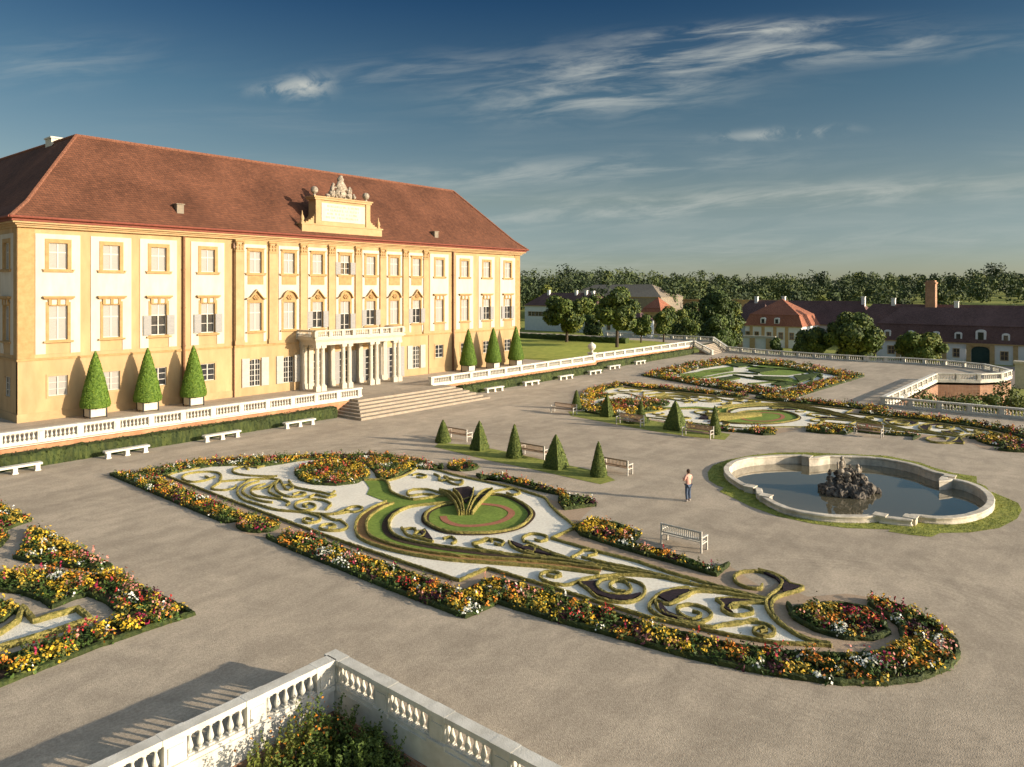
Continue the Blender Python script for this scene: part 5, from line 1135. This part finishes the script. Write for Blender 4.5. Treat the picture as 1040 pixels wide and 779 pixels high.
# ================================================================== STONE VASE, BUSHES
x, y = 89.6, 59.6
t = thing('stone_vase', 'round white stone vase on a pedestal at the terrace balustrade jog', 'vase', (x, y, TZ))
m = MB(); m.box(x-.4, x+.4, y-.4, y+.4, TZ-1.3, TZ+1.05); m.box(x-.5, x+.5, y-.5, y+.5, TZ+1.05, TZ+1.2); obj('pedestal', m, 'bstone', t)
m = MB(); m.lathe((x, y, TZ+1.2), [(.3, 0), (.16, .12), (.2, .25), (.55, .6), (.62, .9), (.5, 1.15), (.2, 1.35), (.05, 1.5)], 16); obj('bowl', m, 'bstone', t, True)
def bush(label, cx_, cy_, z, r, h, n=2340, ls=0.072, mats=('leafA', 'leafB', 'leafC'), group='shrubs below the balustrades'):
    m = MB(); blob_leaves(m, (cx_, cy_, z+h*.5), (r, r, h*.5), n, ls, lumps=10, lumpr=.5); 
    for k in range(5):
        a = k*1.3; m.tube([(cx_, cy_, z), (cx_+math.cos(a)*r*.5, cy_+math.sin(a)*r*.5, z+h*.8)], [.05, .02], 5, 3)
    return tag(obj('shrub', m, list(mats)+['bark']), label, 'shrub', group)
FB = [(262, 772, 'leafB', 'green shrub at the left end of the foreground thicket, under the balustrade'), (283, 752, 'leafB', 'sunlit yellow green shrub beside the left balustrade arm'), (303, 732, 'leafB', 'bright flowering climber against the left balustrade arm'),
      (322, 722, 'leafA', 'tall dark shrub tucked into the foreground balustrade corner'), (346, 722, 'leafC', 'dark shrub just right of the foreground balustrade corner'), (372, 738, 'leafC', 'dark shrub in the foreground under the right balustrade arm'), (393, 757, 'leafC', 'last dark shrub of the foreground thicket on the right'),
      (322, 757, 'leafA', 'large green shrub in the middle of the foreground thicket'), (357, 765, 'leafC', 'dark green shrub at the bottom edge of the foreground thicket'), (295, 778, 'leafA', 'low green shrub at the bottom edge, left of the large one')]
for i, (px, py, mt, lab) in enumerate(FB):
    zt = .1 if i not in (2, 3) else .35
    x, y = G(px, py, zt); r_ = .62; x = min(x, FGX-.35-r_*.7); y = min(y, FGY-.35-r_*.7)
    m = MB(); zc_ = zt-1.5
    blob_leaves(m, (x, y, zc_), (r_, r_, 1.5), 5200, .055, mats=(0, 1) if mt != 'leafC' else (0, 2), lumps=16, lumpr=.42, fill_=.6)
    blob_leaves(m, (x, y, zc_-1.8), (r_*1.3, r_*1.3, 1.6), 1800, .08, mats=(0, 2), lumps=8, lumpr=.5)
    for k in range(14):      # upright shoots break the outline
        a_ = rng.random()*6.28; q = np.array([x+math.cos(a_)*r_*.5, y+math.sin(a_)*r_*.5, zt-.5]); L_ = rng.uniform(.3, .85); c = q+np.outer(np.linspace(0, 1, 26), [rng.normal(0, .12), rng.normal(0, .12), L_])+rng.normal(0, .03, (26, 3))
        c[:, 0] = np.minimum(c[:, 0], FGX-.3); c[:, 1] = np.minimum(c[:, 1], FGY-.3)
        v, q2 = rhombi(c, rng.normal(size=(26, 3)), .05, .026); m.addarr(v, q2, 1 if mt == 'leafB' else 0)
    if i in (1, 2, 3):
        c = np.array([x, y, zt-.5])+rng.normal(0, .35, (60, 3)); v, q2 = rhombi(c, rng.normal(size=(60, 3)), .04, .035); m.addarr(v, q2, 4)
    for k in range(5): a_ = k*1.3; m.tube([(x, y, LOWZ), (x+math.cos(a_)*r_*.5, y+math.sin(a_)*r_*.5, zt-.6)], [.05, .02], 5, 3)
    tag(obj('shrub', m, ['leafA', 'leafB', 'leafC', 'bark', 'f_orange']), lab, 'shrub', 'shrubs below the foreground balustrade')
for i, (px, py, r_, hh_, lab) in enumerate(((921, 407, 1.6, 4.0, 'small shrub at the left corner of the far sunken bay'), (940, 404, 2.0, 4.6, 'yellowish shrub in the far sunken bay beside its left balustrade'), (958, 400, 2.6, 5.2, 'broad dark shrub in the middle of the far sunken bay'), (975, 402, 2.2, 4.8, 'green shrub right of centre in the far sunken bay'), (1000, 400, 1.2, 3.6, 'thin climber on the brick wall of the far sunken bay'), (1021, 402, 2.4, 5.2, 'large green shrub at the right end of the far sunken bay'))):
    hh_ += .9; r_ *= 1.15; u_ = [86, 89.5, 95, 97.5, 103.5, 107][i]; v_ = onu(px, u_)
    bush(lab, u_, min(v_, 17.0-r_*.3), LOWZ, r_, hh_+.2, 1600, .17, ('leafA', 'leafB', 'leafC'), 'shrubs in the far sunken bay')

# ================================================================== VILLAGE
def house(label, fr_u, v0, v1, zb, ze, zr, depth, wall='slate', roofm='tiles_dark', mans=None, dorm=(), wins=(), hip=3., pil=(), gate=None, cat='house', name='house', group=None, chim=(), hipR=True):
    """front faces -X (towards the garden) at u=fr_u, spans v0..v1"""
    t = thing(name, label, cat, (fr_u, (v0+v1)/2, zb), group)
    fr = Fr((fr_u, 0, 0), (0, 1, 0), (1, 0, 0)); m = MB(); ops = [(v-w/2, v+w/2, z0, z1) for v, w, z0, z1 in wins]
    if gate: ops.append((gate[0]-gate[1]/2, gate[0]+gate[1]/2, zb+.01, zb+gate[2]))
    slab(m, fr, v0, v1, zb, ze, 0, .4, ops); m.box(fr_u+.4, fr_u+depth, v0, v0+.3, zb, ze); m.box(fr_u+.4, fr_u+depth, v1-.3, v1, zb, ze); m.box(fr_u+depth-.3, fr_u+depth, v0+.3, v1-.3, zb, ze)
    m.box(fr_u+.45, fr_u+.5, v0+.3, v1-.3, zb, ze-.02); obj('wall', m, wall, t)
    m = MB(); o_ = .4; x0, x1, y0, y1 = fr_u-o_, fr_u+depth+o_, v0-o_, v1+o_; xc = (x0+x1)/2
    if mans:
        zm, ins = mans; P = [(x0, y0, ze), (x0, y1, ze), (x1, y1, ze), (x1, y0, ze), (x0+ins, y0+ins, zm), (x0+ins, y1-ins, zm), (x1-ins, y1-ins, zm), (x1-ins, y0+ins, zm)]
        m.add(P, [(0, 4, 5, 1), (1, 5, 6, 2), (2, 6, 7, 3), (3, 7, 4, 0), (0, 1, 2, 3)])
        m.box(x0+ins-.12, x1-ins+.12, y0+ins-.12, y1-ins+.12, zm-.06, zm+.10)
        xa, xb, ya, yb, zz = x0+ins-.1, x1-ins+.1, y0+ins-.1, y1-ins+.1, zm+.1
    else: xa, xb, ya, yb, zz = x0, x1, y0, y1, ze
    hp = min(hip, (yb-ya)/2-.01)
    P = [(xa, ya, zz), (xa, yb, zz), (xb, yb, zz), (xb, ya, zz), (xc, ya+hp, zr), (xc, yb-hp, zr)]
    m.add(P, [(0, 4, 5, 1), (1, 5, 2), (2, 5, 4, 3), (3, 4, 0), (0, 1, 2, 3)]); ro = obj('roof', m, roofm, t)
    m = MB(); m.box(x0+.05, x0+.25, y0+.05, y1-.05, ze-.28, ze-.01); obj('eaves', m, 'vochre', t)
    for v, w, z0, z1 in wins:
        m = MB(); slab(m, fr, v-w/2-.15, v+w/2+.15, z0-.15, z1+.15, -.05, 0, [(v-w/2, v+w/2, z0, z1)]); fbox(m, fr, v-.04, v+.04, .1, .15, z0, z1); fbox(m, fr, v-w/2, v+w/2, .103, .15, (z0+z1)/2-.04, (z0+z1)/2+.04); wo = obj('window', m, 'vochre', t)
        m = MB(); fbox(m, fr, v-w/2, v+w/2, .16, .2, z0, z1); obj('pane', m, 'glass', wo)
    for v in pil: m = MB(); fbox(m, fr, v-.45, v+.45, -.15, -.003, zb, ze-.29); obj('pilaster', m, 'vochre', t)
    if gate:
        gv, gw, gh = gate; m = MB(); fbox(m, fr, gv-gw/2, gv+gw/2, .2, .3, zb, zb+gh); obj('gate', m, 'vgreen', t)
        m = MB(); fbox(m, fr, gv-gw/2-.9, gv-gw/2, -.25, -.002, zb, zb+gh+.5); fbox(m, fr, gv+gw/2, gv+gw/2+.9, -.25, -.002, zb, zb+gh+.5); fbox(m, fr, gv-gw/2-1.1, gv+gw/2+1.1, -.3, -.004, zb+gh+.5, zb+gh+.85); k = 10
        for j in range(k):
            a0, a1 = [(-1+2*q/k) for q in (j, j+1)]; f_ = lambda a: zb+gh-.9+.9*math.sqrt(max(0, 1-a*a)); 
            m.add([fr(gv+a0*gw/2, .1, f_(a0)), fr(gv+a1*gw/2, .1, f_(a1)), fr(gv+a1*gw/2, .1, zb+gh+.01), fr(gv+a0*gw/2, .1, zb+gh+.01)], [(0, 1, 2, 3)])
        fbox(m, fr, gv-gw/2, gv+gw/2, -.2, .1, zb+gh+.0, zb+gh+.5); obj('gate_surround', m, 'vochre', t)
    for v, big in dorm:
        m = MB(); s_ = 1.35 if big else 1.; w = .75*s_; zc = ze+.5; yf = -.1; hgt = 1.5*s_
        fbox(m, fr, v-w, v+w, yf, yf+3, zc, zc+hgt); K = 8
        for j in range(K):
            a0, a1 = math.pi*j/K, math.pi*(j+1)/K; q = lambda a: (v+w*math.cos(a), zc+hgt+.55*w*math.sin(a)) 
            (xa_, za_), (xb_, zb_) = q(a0), q(a1); m.add([fr(xa_, yf, za_), fr(xb_, yf, zb_), fr(xb_, yf, zc+hgt), fr(xa_, yf, zc+hgt), fr(xa_, yf+3, za_), fr(xb_, yf+3, zb_)], [(0, 1, 2, 3), (0, 4, 5, 1)])
        d_ = obj('dormer', m, 'slate', ro); m = MB(); fbox(m, fr, v-w*.55, v+w*.55, yf-.04, yf-.003, zc+.25, zc+hgt-.05); obj('pane', m, 'glass', d_)
    for v, uu, zc in chim: m = MB(); m.box(fr_u+uu-.5, fr_u+uu+.5, v-.5, v+.5, zc-3, zc); m.box(fr_u+uu-.6, fr_u+uu+.6, v-.6, v+.6, zc, zc+.2); obj('chimney', m, 'slate', ro)
    return t
su = 193.7
pv = lambda px, u=su: onu(px, u)
house('long stable block with mansard roof and green arched gate at the right', su, -40, pv(886), LOWZ, -.40, 7.4, 12, mans=(3.4, 1.3), hip=4.5,
      dorm=[(pv(901.4), 0), (pv(925), 0), (pv(950.6), 0), (pv(973.3), 0), (pv(996.2), 1), (pv(1021.6), 0), (7, 0), (-2, 0)], wins=[(pv(971.5), 1.3, -3.7, -1.9), (pv(1020), 1.3, -3.9, -2.1), (pv(948), 1.3, -3.7, -1.9), (pv(905), 1.3, -3.7, -1.9), (pv(925), 1.3, -3.7, -1.9), (8, 1.3, -3.7, -1.9), (0, 1.3, -3.7, -1.9)], pil=[pv(888), pv(912), pv(934), pv(959), pv(1031.5), 4, -6], gate=(pv(995.7), 3.6, 3.9), name='stable_block', cat='building')
house('long dark roofed range behind the big round tree', 232, 56, 100, LOWZ, 1.0, 8.2, 13, hip=5, chim=[(60, 6, 9.4), (84, 6, 9.3), (93, 6, 9.2)], cat='building', name='long_range')
house('dark roofed range behind the stable block', 224, -10, 60, LOWZ, 1.0, 7.6, 12, hip=5, chim=[(34, 3, 8.4), (50, 6, 9.1)], cat='building', name='long_range')
pu = 210.
house('white pavilion with red mansard roof, two dormers, left of the round tree', pu, onu(814, pu), onu(757, pu), LOWZ, 1.2, 9.0, 15, mans=(4.3, 1.4), roofm='tiles_red', hip=7.5, dorm=[(onu(775, pu), 0), (onu(789, pu), 0)], wins=[(onu(p, pu), 1.1, -2.5, -.7) for p in (759.5, 768.5, 781, 793, 804)], pil=[onu(p, pu) for p in (763, 775, 787, 799)])
house('dark roofed wing adjoining the red roofed pavilion', 222, onu(775, 222), onu(744, 222), LOWZ, .6, 7.2, 12, hip=2, wins=[(onu(750, 222), 1.2, -2.8, -1)])
u_ = 250
house('long white building with dark roof seen just right of the palace', 235, onu(607, 235), onu(533, 235), LOWZ, 5.2, 10.4, 14, hip=6, wins=[(onu(p, 235), 1.6, 1.0, 2.6) for p in (538, 541.5, 545, 548.5, 552, 590, 597)], chim=[(onu(556, 240), 6, 11.3), (onu(584, 240), 6, 11.2), (onu(594, 240), 6, 11.2), (onu(604, 240), 4, 11.0)], cat='building', name='long_range')
house('big barn with pale grey brown roof below the wood', 300, onu(671, 300), onu(574, 300), LOWZ, 8.3, 14.2, 22, roofm='roofgrey', hip=11, wall='roofgrey', name='barn', cat='barn')
house('small red roofed house in front of the grey barn', 245, onu(671, 245), onu(652, 245), LOWZ, 3.2, 8.8, 11, wall='vochre', roofm='tiles_red', mans=(4.6, .8), hip=5, wins=[(onu(661, 245), 1, .5, 2)])
house('low white house behind the lawn trees, left of the red roofed house', 205, onu(650, 205), onu(612, 205), LOWZ, 1.6, 4.6, 9, roofm='tiles_dark', hip=3, wins=[(onu(p, 205), 1.2, -1.5, .2) for p in (618, 628, 640)])
house('low cottage glimpsed between the lawn trees and the poplars', 250, onu(742, 250), onu(700, 250), LOWZ, 1.2, 6.0, 9, roofm='tiles_red', hip=3)
m = MB(); m.seg((330, onu(672, 330)), (330, onu(800, 330)), .6, LOWZ, 6.6); m.seg((330, onu(672, 330)), (330, onu(800, 330)), 1.2, 6.61, 7.0); tag(obj('boundary_wall', m, 'vochre'), 'long pale boundary wall at the foot of the wood', 'wall')
# brick chimney
cu = 228.; cv = onu(945.7, cu); m = MB(); m.box(cu-1.3, cu+1.3, cv-1.2, cv+1.2, 0, 13.3); m.box(cu-1.5, cu+1.5, cv-1.4, cv+1.4, 13.3, 13.7); m.box(cu-1.2, cu+1.2, cv-1.1, cv+1.1, 13.7, 14.2); tag(obj('brick_chimney', m, 'brick'), 'tall square brick chimney rising behind the stable roof', 'chimney')
# low garden wall with piers before the pavilion
gu = 196.; t = thing('garden_wall', 'low ochre pier wall with white panels before the red roofed pavilion', 'wall', (gu, onu(765, gu), LOWZ))
m = MB(); m.seg((gu, onu(742, gu)), (gu, onu(787, gu)), .4, LOWZ, -1.5); obj('panel', m, 'slate', t)
m = MB(); m.seg((gu-.05, onu(741, gu)), (gu-.05, onu(788, gu)), .8, -1.49, -.9); obj('coping', m, 'stone', t)
for p in (743, 752, 764.5, 781): v = onu(p, gu); m = MB(); m.box(gu-.45, gu-.21, v-.7, v+.7, LOWZ, -1.51); obj('pier', m, 'vochre', t)
t = thing('gate_pillar', 'tall stone pillar below the balustrade end at the right edge', 'pillar', (150, onu(1037, 150), LOWZ)); v = onu(1037, 150)
m = MB(); m.box(149.2, 150.8, v-.8, v+.8, LOWZ, -.8); obj('shaft', m, 'stone', t); m = MB(); m.box(149, 151, v-1, v+1, -.8, -.4); obj('capstone', m, 'stone', t)
v = onu(978, 185); t = thing('notice_board', 'small pale notice board on a post by the stable gate', 'sign', (185, v, LOWZ)); m = MB(); m.box(184.9, 185.1, v-.1, v+.1, LOWZ, -3.4); obj('post', m, 'slate', t); m = MB(); m.box(184.8, 184.89, v-.6, v+.6, -3.4, -1.2); obj('board', m, 'slate', t)

# lawn trees, village trees
def ptree(label, px, u, z, ytop, wpx, **k):
    v = onu(px, u); d = u*UY+v*UX; h = H-(ytop-YH)*d/F-z; rx_ = wpx/2*d/F
    return tree(label, u, v, z, h, rx_, **k)
ptree('spreading walnut tree on the terrace lawn, nearest the palace', 575.5, 118, TZ, 293.5, 50, n=13520, ls=0.330, lumps=17, group='trees on the terrace lawn', low=.13)
ptree('second spreading tree on the terrace lawn, in the open middle', 626.5, 113, TZ, 289.5, 44, n=13520, ls=0.312, lumps=17, group='trees on the terrace lawn', low=.15)
ptree('small round young tree at the far side of the lawn', 651, 126, TZ, 317, 21, n=3900, ls=0.240, lumps=9, group='trees on the terrace lawn', low=.16)
ptree('young tree at the far lawn edge, right of the smallest one', 674, 130, TZ, 310, 24, n=4940, ls=0.252, lumps=9, group='trees on the terrace lawn', low=.16)
ptree('young leafy tree behind the lawn, before the poplars', 694, 142, LOWZ, 309, 26, n=5720, ls=0.270, lumps=9, group='trees below the terrace', low=.1)
ptree('low tree behind the lawn wall between the two spreading trees', 601, 150, LOWZ, 312, 22, n=4420, ls=0.300, lumps=9, group='trees below the terrace', low=.1)
ptree('bushy tree hiding the right end of the grey barn', 684, 200, LOWZ, 303, 30, n=5200, ls=.36, lumps=10, group='trees below the terrace', low=.02)
ptree('dark tree between the red roofed house and the poplars', 704, 215, LOWZ, 300, 26, n=4600, ls=.38, lumps=10, mats=('leafA', 'leafC', 'leafC'), group='trees below the terrace', low=.02)
ptree('tree crown in front of the grey barn roof', 603, 230, LOWZ, 296, 24, n=4600, ls=.40, lumps=10, group='trees below the terrace', low=.05)
ptree('dark tall tree beyond the far stair, left one of a pair', 727, 158, LOWZ, 284, 30, n=11700, ls=0.360, lumps=15, mats=('leafA', 'leafC', 'leafC'), group='trees beyond the far stair', low=.08)
ptree('tall tree beyond the far stair, right and sunnier', 742, 165, LOWZ, 293, 22, n=9100, ls=0.330, lumps=13, group='trees beyond the far stair', low=.05)
ptree('tree crown low in front of the pair beyond the far stair', 729, 150, LOWZ, 312, 30, n=9100, ls=0.300, lumps=12, mats=('leafA', 'leafC', 'leafA'), group='trees beyond the far stair', low=.0)
ptree('big round chestnut tree before the stable block', 867, 152, LOWZ, 309, 52, n=19500, ls=0.372, lumps=20, group='trees before the stables', low=.02)
ptree('lower bushy tree leaning against the big chestnut on its left', 824, 152, LOWZ, 325, 38, n=10920, ls=0.300, lumps=13, group='trees before the stables', low=.0)
ptree('leafy tree directly left of the stable gate', 934, 160, LOWZ, 332, 50, n=14300, ls=0.312, lumps=15, mats=('leafA', 'leafB', 'leafA'), group='trees before the stables', low=.05)
ptree('small dark tree before the pavilion, beside the pier wall', 788, 185, LOWZ, 341, 12, n=3120, ls=0.270, lumps=7, mats=('leafC', 'leafC', 'leafA'), group='trees before the stables', low=.0)
ptree('yellow green tree behind the dark roofed range', 838, 260, LOWZ, 296, 16, n=3640, ls=0.480, lumps=8, mats=('leafB', 'leafB', 'leafA'), group='trees behind the village roofs', low=.1)
ptree('yellow green tree above the white building near the palace', 553, 280, LOWZ, 289, 26, n=4680, ls=0.540, lumps=9, mats=('leafB', 'leafB', 'leafA'), group='trees behind the village roofs', low=.1)
ptree('small tree behind the red roofed pavilion', 816, 262, LOWZ, 299, 13, n=2340, ls=0.480, lumps=6, mats=('leafB', 'leafA', 'leafA'), group='trees behind the village roofs', low=.1)
# dark hedge and pale path behind the lawn
m = MB(); hedge(m, [(122, 73), (122.5, 112)], 1.4, 1.0, False, False, .8, .08, TZ); tag(obj('clipped_hedge', m, 'hedge'), 'dark hedge closing the back of the terrace lawn', 'hedge', 'clipped hedges below the terrace')

# ================================================================== THE WOOD
def wood():
    m = MB(); nt = 0
    for ring_ in range(9):
        d0 = 360+ring_*34
        n = int(58+ring_*5)
        for k in range(n):
            ang = R(-44)+R(88)*(k+rng.random()*.9)/n      # spread about the view
            d = d0+rng.uniform(-14, 14); r_ = d*math.tan(ang)
            if abs(math.degrees(ang)) > 43: continue
            px = CX+F*math.tan(ang)
            if px < 470: continue
            u = r_*UX+d*UY; v = -r_*UY+d*UX; z = terr(u, v)
            prof = np.interp(px, [470, 530, 560, 600, 640, 680, 720, 760, 800, 850, 900, 950, 1000, 1015, 1030, 1200], [25, 25, 24, 25, 26, 24, 19, 17.5, 18.5, 17, 16, 17, 18, 22, 17, 17])
            pop = 640 < px < 735 and ring_ in (3, 4, 5)
            h = prof*(1+.10*math.sin(px*.045)+.07*math.sin(px*.11+ring_))*rng.uniform(.68, 1.08)*(1.1 if pop else 1); rr = (2.6 if pop else rng.uniform(3.6, 9.))
            q = MB.__new__(MB)
            blob_leaves(m, (u, v, z+h*.5), (rr, rr, h*.5), 330 if ring_ < 7 else 200, .85 if not pop else .7, mats=([1, 1, 0] if pop else [[0, 1, 2], [2, 2, 2], [1, 1, 0], [0, 0, 2], [2, 2, 0]][rng.integers(0, 5)]), lumps=7 if not pop else 5, lumpr=.55)
            nt += 1
    o = obj('distant_wood', m, ['forA', 'forB', 'forC']); tag(o, 'dense mixed wood covering the rise along the horizon', 'wood', kind='stuff')
    return nt
wood()

# ================================================================== SKY, SUN, CAMERA
EL = 14.0; tv = Vector((-.381*math.cos(R(EL)), .924*math.cos(R(EL)), -math.sin(R(EL))))
sl = bpy.data.lights.new('sun', 'SUN'); sl.energy = 3.9; sl.angle = R(.6); sl.color = (1., .86, .67); so = bpy.data.objects.new('sun', sl); C.objects.link(so); so.rotation_euler = tv.to_track_quat('-Z', 'Y').to_euler()
w = bpy.data.worlds.new('World'); S.world = w; w.use_nodes = True; nt = w.node_tree; N = nt.nodes; L = nt.links; N.clear()
out = N.new('ShaderNodeOutputWorld'); bg = N.new('ShaderNodeBackground'); bg.inputs[1].default_value = .15
sk = N.new('ShaderNodeTexSky'); sk.sky_type = 'NISHITA'; sk.sun_disc = False; sk.sun_elevation = R(EL); sk.sun_rotation = math.atan2(.381, -.924); sk.air_density = 1.0; sk.dust_density = .6; sk.ozone_density = 2.2; sk.altitude = 150
tc = N.new('ShaderNodeTexCoord'); sp = N.new('ShaderNodeSeparateXYZ'); L.new(tc.outputs['Generated'], sp.inputs[0])
def mth(op, a, b=None, c=None):
    n = N.new('ShaderNodeMath'); n.operation = op
    for i, x in enumerate((a, b, c)):
        if x is None: continue
        if isinstance(x, (int, float)): n.inputs[i].default_value = x
        else: L.new(x, n.inputs[i])
    return n.outputs[0]
zc = mth('MAXIMUM', sp.outputs[2], 0.0)
# cirrus on a high flat layer: rotate into across / away axes so streaks lie level
acr = mth('ADD', mth('MULTIPLY', sp.outputs[0], UX), mth('MULTIPLY', sp.outputs[1], -UY)); awy = mth('ADD', mth('MULTIPLY', sp.outputs[0], UY), mth('MULTIPLY', sp.outputs[1], UX))
zd = mth('ADD', zc, .10); cb = N.new('ShaderNodeCombineXYZ'); L.new(mth('DIVIDE', acr, zd), cb.inputs[0]); L.new(mth('DIVIDE', awy, zd), cb.inputs[1])
def nz(sc, loc, det, dist, lo, hi, rough=.6):
    mp = N.new('ShaderNodeMapping'); mp.inputs['Scale'].default_value = sc; mp.inputs['Location'].default_value = loc; L.new(cb.outputs[0], mp.inputs[0])
    n = N.new('ShaderNodeTexNoise'); n.inputs['Scale'].default_value = 1; n.inputs['Detail'].default_value = det; n.inputs['Distortion'].default_value = dist; n.inputs['Roughness'].default_value = rough; L.new(mp.outputs[0], n.inputs['Vector'])
    mr = N.new('ShaderNodeMapRange'); mr.interpolation_type = 'SMOOTHSTEP'; mr.inputs[1].default_value = lo; mr.inputs[2].default_value = hi; L.new(n.outputs['Fac'], mr.inputs[0]); return mr.outputs[0]
c1 = nz((.9, 3.4, 1), (3.1, 1.7, 0), 10, .6, .42, .74, .66); c2 = nz((.30, .55, 1), (7.3, 2.2, 0), 3, .2, .44, .62)
lowband = N.new('ShaderNodeMapRange'); lowband.interpolation_type = 'SMOOTHSTEP'; lowband.inputs[1].default_value = .16; lowband.inputs[2].default_value = .06; L.new(zc, lowband.inputs[0])
c3 = nz((.22, .5, 1), (1.3, 4.2, 0), 8, .4, .36, .66, .6)
az = mth('DIVIDE', acr, mth('MAXIMUM', awy, .05)); ez = mth('DIVIDE', sp.outputs[2], mth('MAXIMUM', awy, .05))
cb2 = N.new('ShaderNodeCombineXYZ'); L.new(az, cb2.inputs[0]); L.new(mth('SUBTRACT', ez, mth('MULTIPLY', az, .10)), cb2.inputs[1])
def nz2(sc, det, lo, hi, rough=.62, dist=.5):
    mp = N.new('ShaderNodeMapping'); mp.inputs['Scale'].default_value = sc; L.new(cb2.outputs[0], mp.inputs[0])
    n = N.new('ShaderNodeTexNoise'); n.inputs['Scale'].default_value = 1; n.inputs['Detail'].default_value = det; n.inputs['Roughness'].default_value = rough; n.inputs['Distortion'].default_value = dist; L.new(mp.outputs[0], n.inputs['Vector'])
    mr = N.new('ShaderNodeMapRange'); mr.interpolation_type = 'SMOOTHSTEP'; mr.inputs[1].default_value = lo; mr.inputs[2].default_value = hi; L.new(n.outputs['Fac'], mr.inputs[0]); return mr.outputs[0]
wisp = nz2((7, 48, 1), 9, .36, .72); puff = nz2((22, 36, 1), 8, .38, .62)
tot = None
for X_, Y_, sx_, sy_, st, nn in ((.115, .266, .16, .030, .95, wisp), (.20, .315, .19, .022, .95, wisp), (.30, .352, .16, .012, .9, wisp), (.47, .330, .20, .018, .8, wisp), (.40, .362, .10, .008, .6, wisp), (-.282, .278, .030, .016, .9, puff), (-.31, .276, .05, .009, .6, puff), (.37, .214, .075, .007, .9, puff), (.05, .16, .30, .018, .75, wisp), (-.15, .30, .14, .02, .35, wisp), (.35, .125, .45, .020, .6, wisp), (.0, .10, .7, .02, .4, wisp), (-.62, .31, .12, .03, .35, wisp), (.2, .05, .9, .03, .35, wisp)):
    dx = mth('DIVIDE', mth('SUBTRACT', az, X_), sx_); dy = mth('DIVIDE', mth('SUBTRACT', ez, mth('ADD', Y_, mth('MULTIPLY', mth('SUBTRACT', az, X_), .06))), sy_)
    g_ = mth('MULTIPLY', mth('MULTIPLY', mth('EXPONENT', mth('MULTIPLY', mth('ADD', mth('MULTIPLY', dx, dx), mth('MULTIPLY', dy, dy)), -1.0)), nn), st)
    tot = g_ if tot is None else mth('ADD', tot, g_)
tot = mth('MULTIPLY', tot, mth('GREATER_THAN', awy, .05))
cl = mth('ADD', tot, mth('MULTIPLY', mth('MULTIPLY', c1, c2), .25)); cl = mth('ADD', cl, mth('MULTIPLY', mth('MULTIPLY', c1, c2), .0), mth('MULTIPLY', mth('MULTIPLY', c3, lowband.outputs[0]), .35)); cl = mth('MINIMUM', mth('MULTIPLY', cl, .62), .8)
hz = N.new('ShaderNodeMapRange'); hz.interpolation_type = 'SMOOTHSTEP'; hz.inputs[1].default_value = 0; hz.inputs[2].default_value = .30; hz.inputs[3].default_value = 1; hz.inputs[4].default_value = 0; L.new(zc, hz.inputs[0])
# tint: greyish horizon, deep teal above; zenith brightened out of view to add fill
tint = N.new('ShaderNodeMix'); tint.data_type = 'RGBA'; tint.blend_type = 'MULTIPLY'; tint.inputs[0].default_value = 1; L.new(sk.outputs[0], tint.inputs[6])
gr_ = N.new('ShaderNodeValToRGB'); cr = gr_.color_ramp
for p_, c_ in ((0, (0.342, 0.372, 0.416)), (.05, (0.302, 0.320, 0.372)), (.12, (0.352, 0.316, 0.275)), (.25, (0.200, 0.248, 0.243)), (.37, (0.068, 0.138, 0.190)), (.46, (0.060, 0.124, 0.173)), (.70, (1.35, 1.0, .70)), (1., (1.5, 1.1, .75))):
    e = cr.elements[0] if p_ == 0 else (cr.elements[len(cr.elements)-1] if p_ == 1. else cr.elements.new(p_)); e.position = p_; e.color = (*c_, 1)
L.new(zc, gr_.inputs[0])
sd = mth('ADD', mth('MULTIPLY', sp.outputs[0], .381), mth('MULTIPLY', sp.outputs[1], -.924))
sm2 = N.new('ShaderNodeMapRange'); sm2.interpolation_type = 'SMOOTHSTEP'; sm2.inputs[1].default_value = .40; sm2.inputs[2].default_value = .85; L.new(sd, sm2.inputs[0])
sun_side_fill = N.new('ShaderNodeMix'); sun_side_fill.data_type = 'RGBA'; L.new(sm2.outputs[0], sun_side_fill.inputs[0]); L.new(gr_.outputs[0], sun_side_fill.inputs[6]); sun_side_fill.inputs[7].default_value = (1.6, 1.35, 1.15, 1); L.new(sun_side_fill.outputs[2], tint.inputs[7])  # sun side of the sky, behind the camera, brightened as added fill light
mx = N.new('ShaderNodeMix'); mx.data_type = 'RGBA'; L.new(cl, mx.inputs[0]); L.new(tint.outputs[2], mx.inputs[6]); mx.inputs[7].default_value = (2.2, 2.25, 2.05, 1)
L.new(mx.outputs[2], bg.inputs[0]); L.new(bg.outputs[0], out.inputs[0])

cam = bpy.data.cameras.new('camera'); co = bpy.data.objects.new('camera', cam); C.objects.link(co); S.camera = co
co.location = (0, 0, H); co.rotation_euler = (R(90), 0, math.atan2(UX, UY)-R(90))
cam.sensor_width = 36; cam.lens = 36*F/1040; cam.shift_y = -(389.5-YH)/1040; cam.clip_end = 20000; cam.clip_start = .1
vs = S.view_settings; vs.view_transform = 'Standard'; vs.look = 'None'; vs.exposure = .88; vs.gamma = 1; vs.use_curve_mapping = False
S.cycles.max_bounces = 6; S.cycles.diffuse_bounces = 3; S.cycles.use_denoising = True
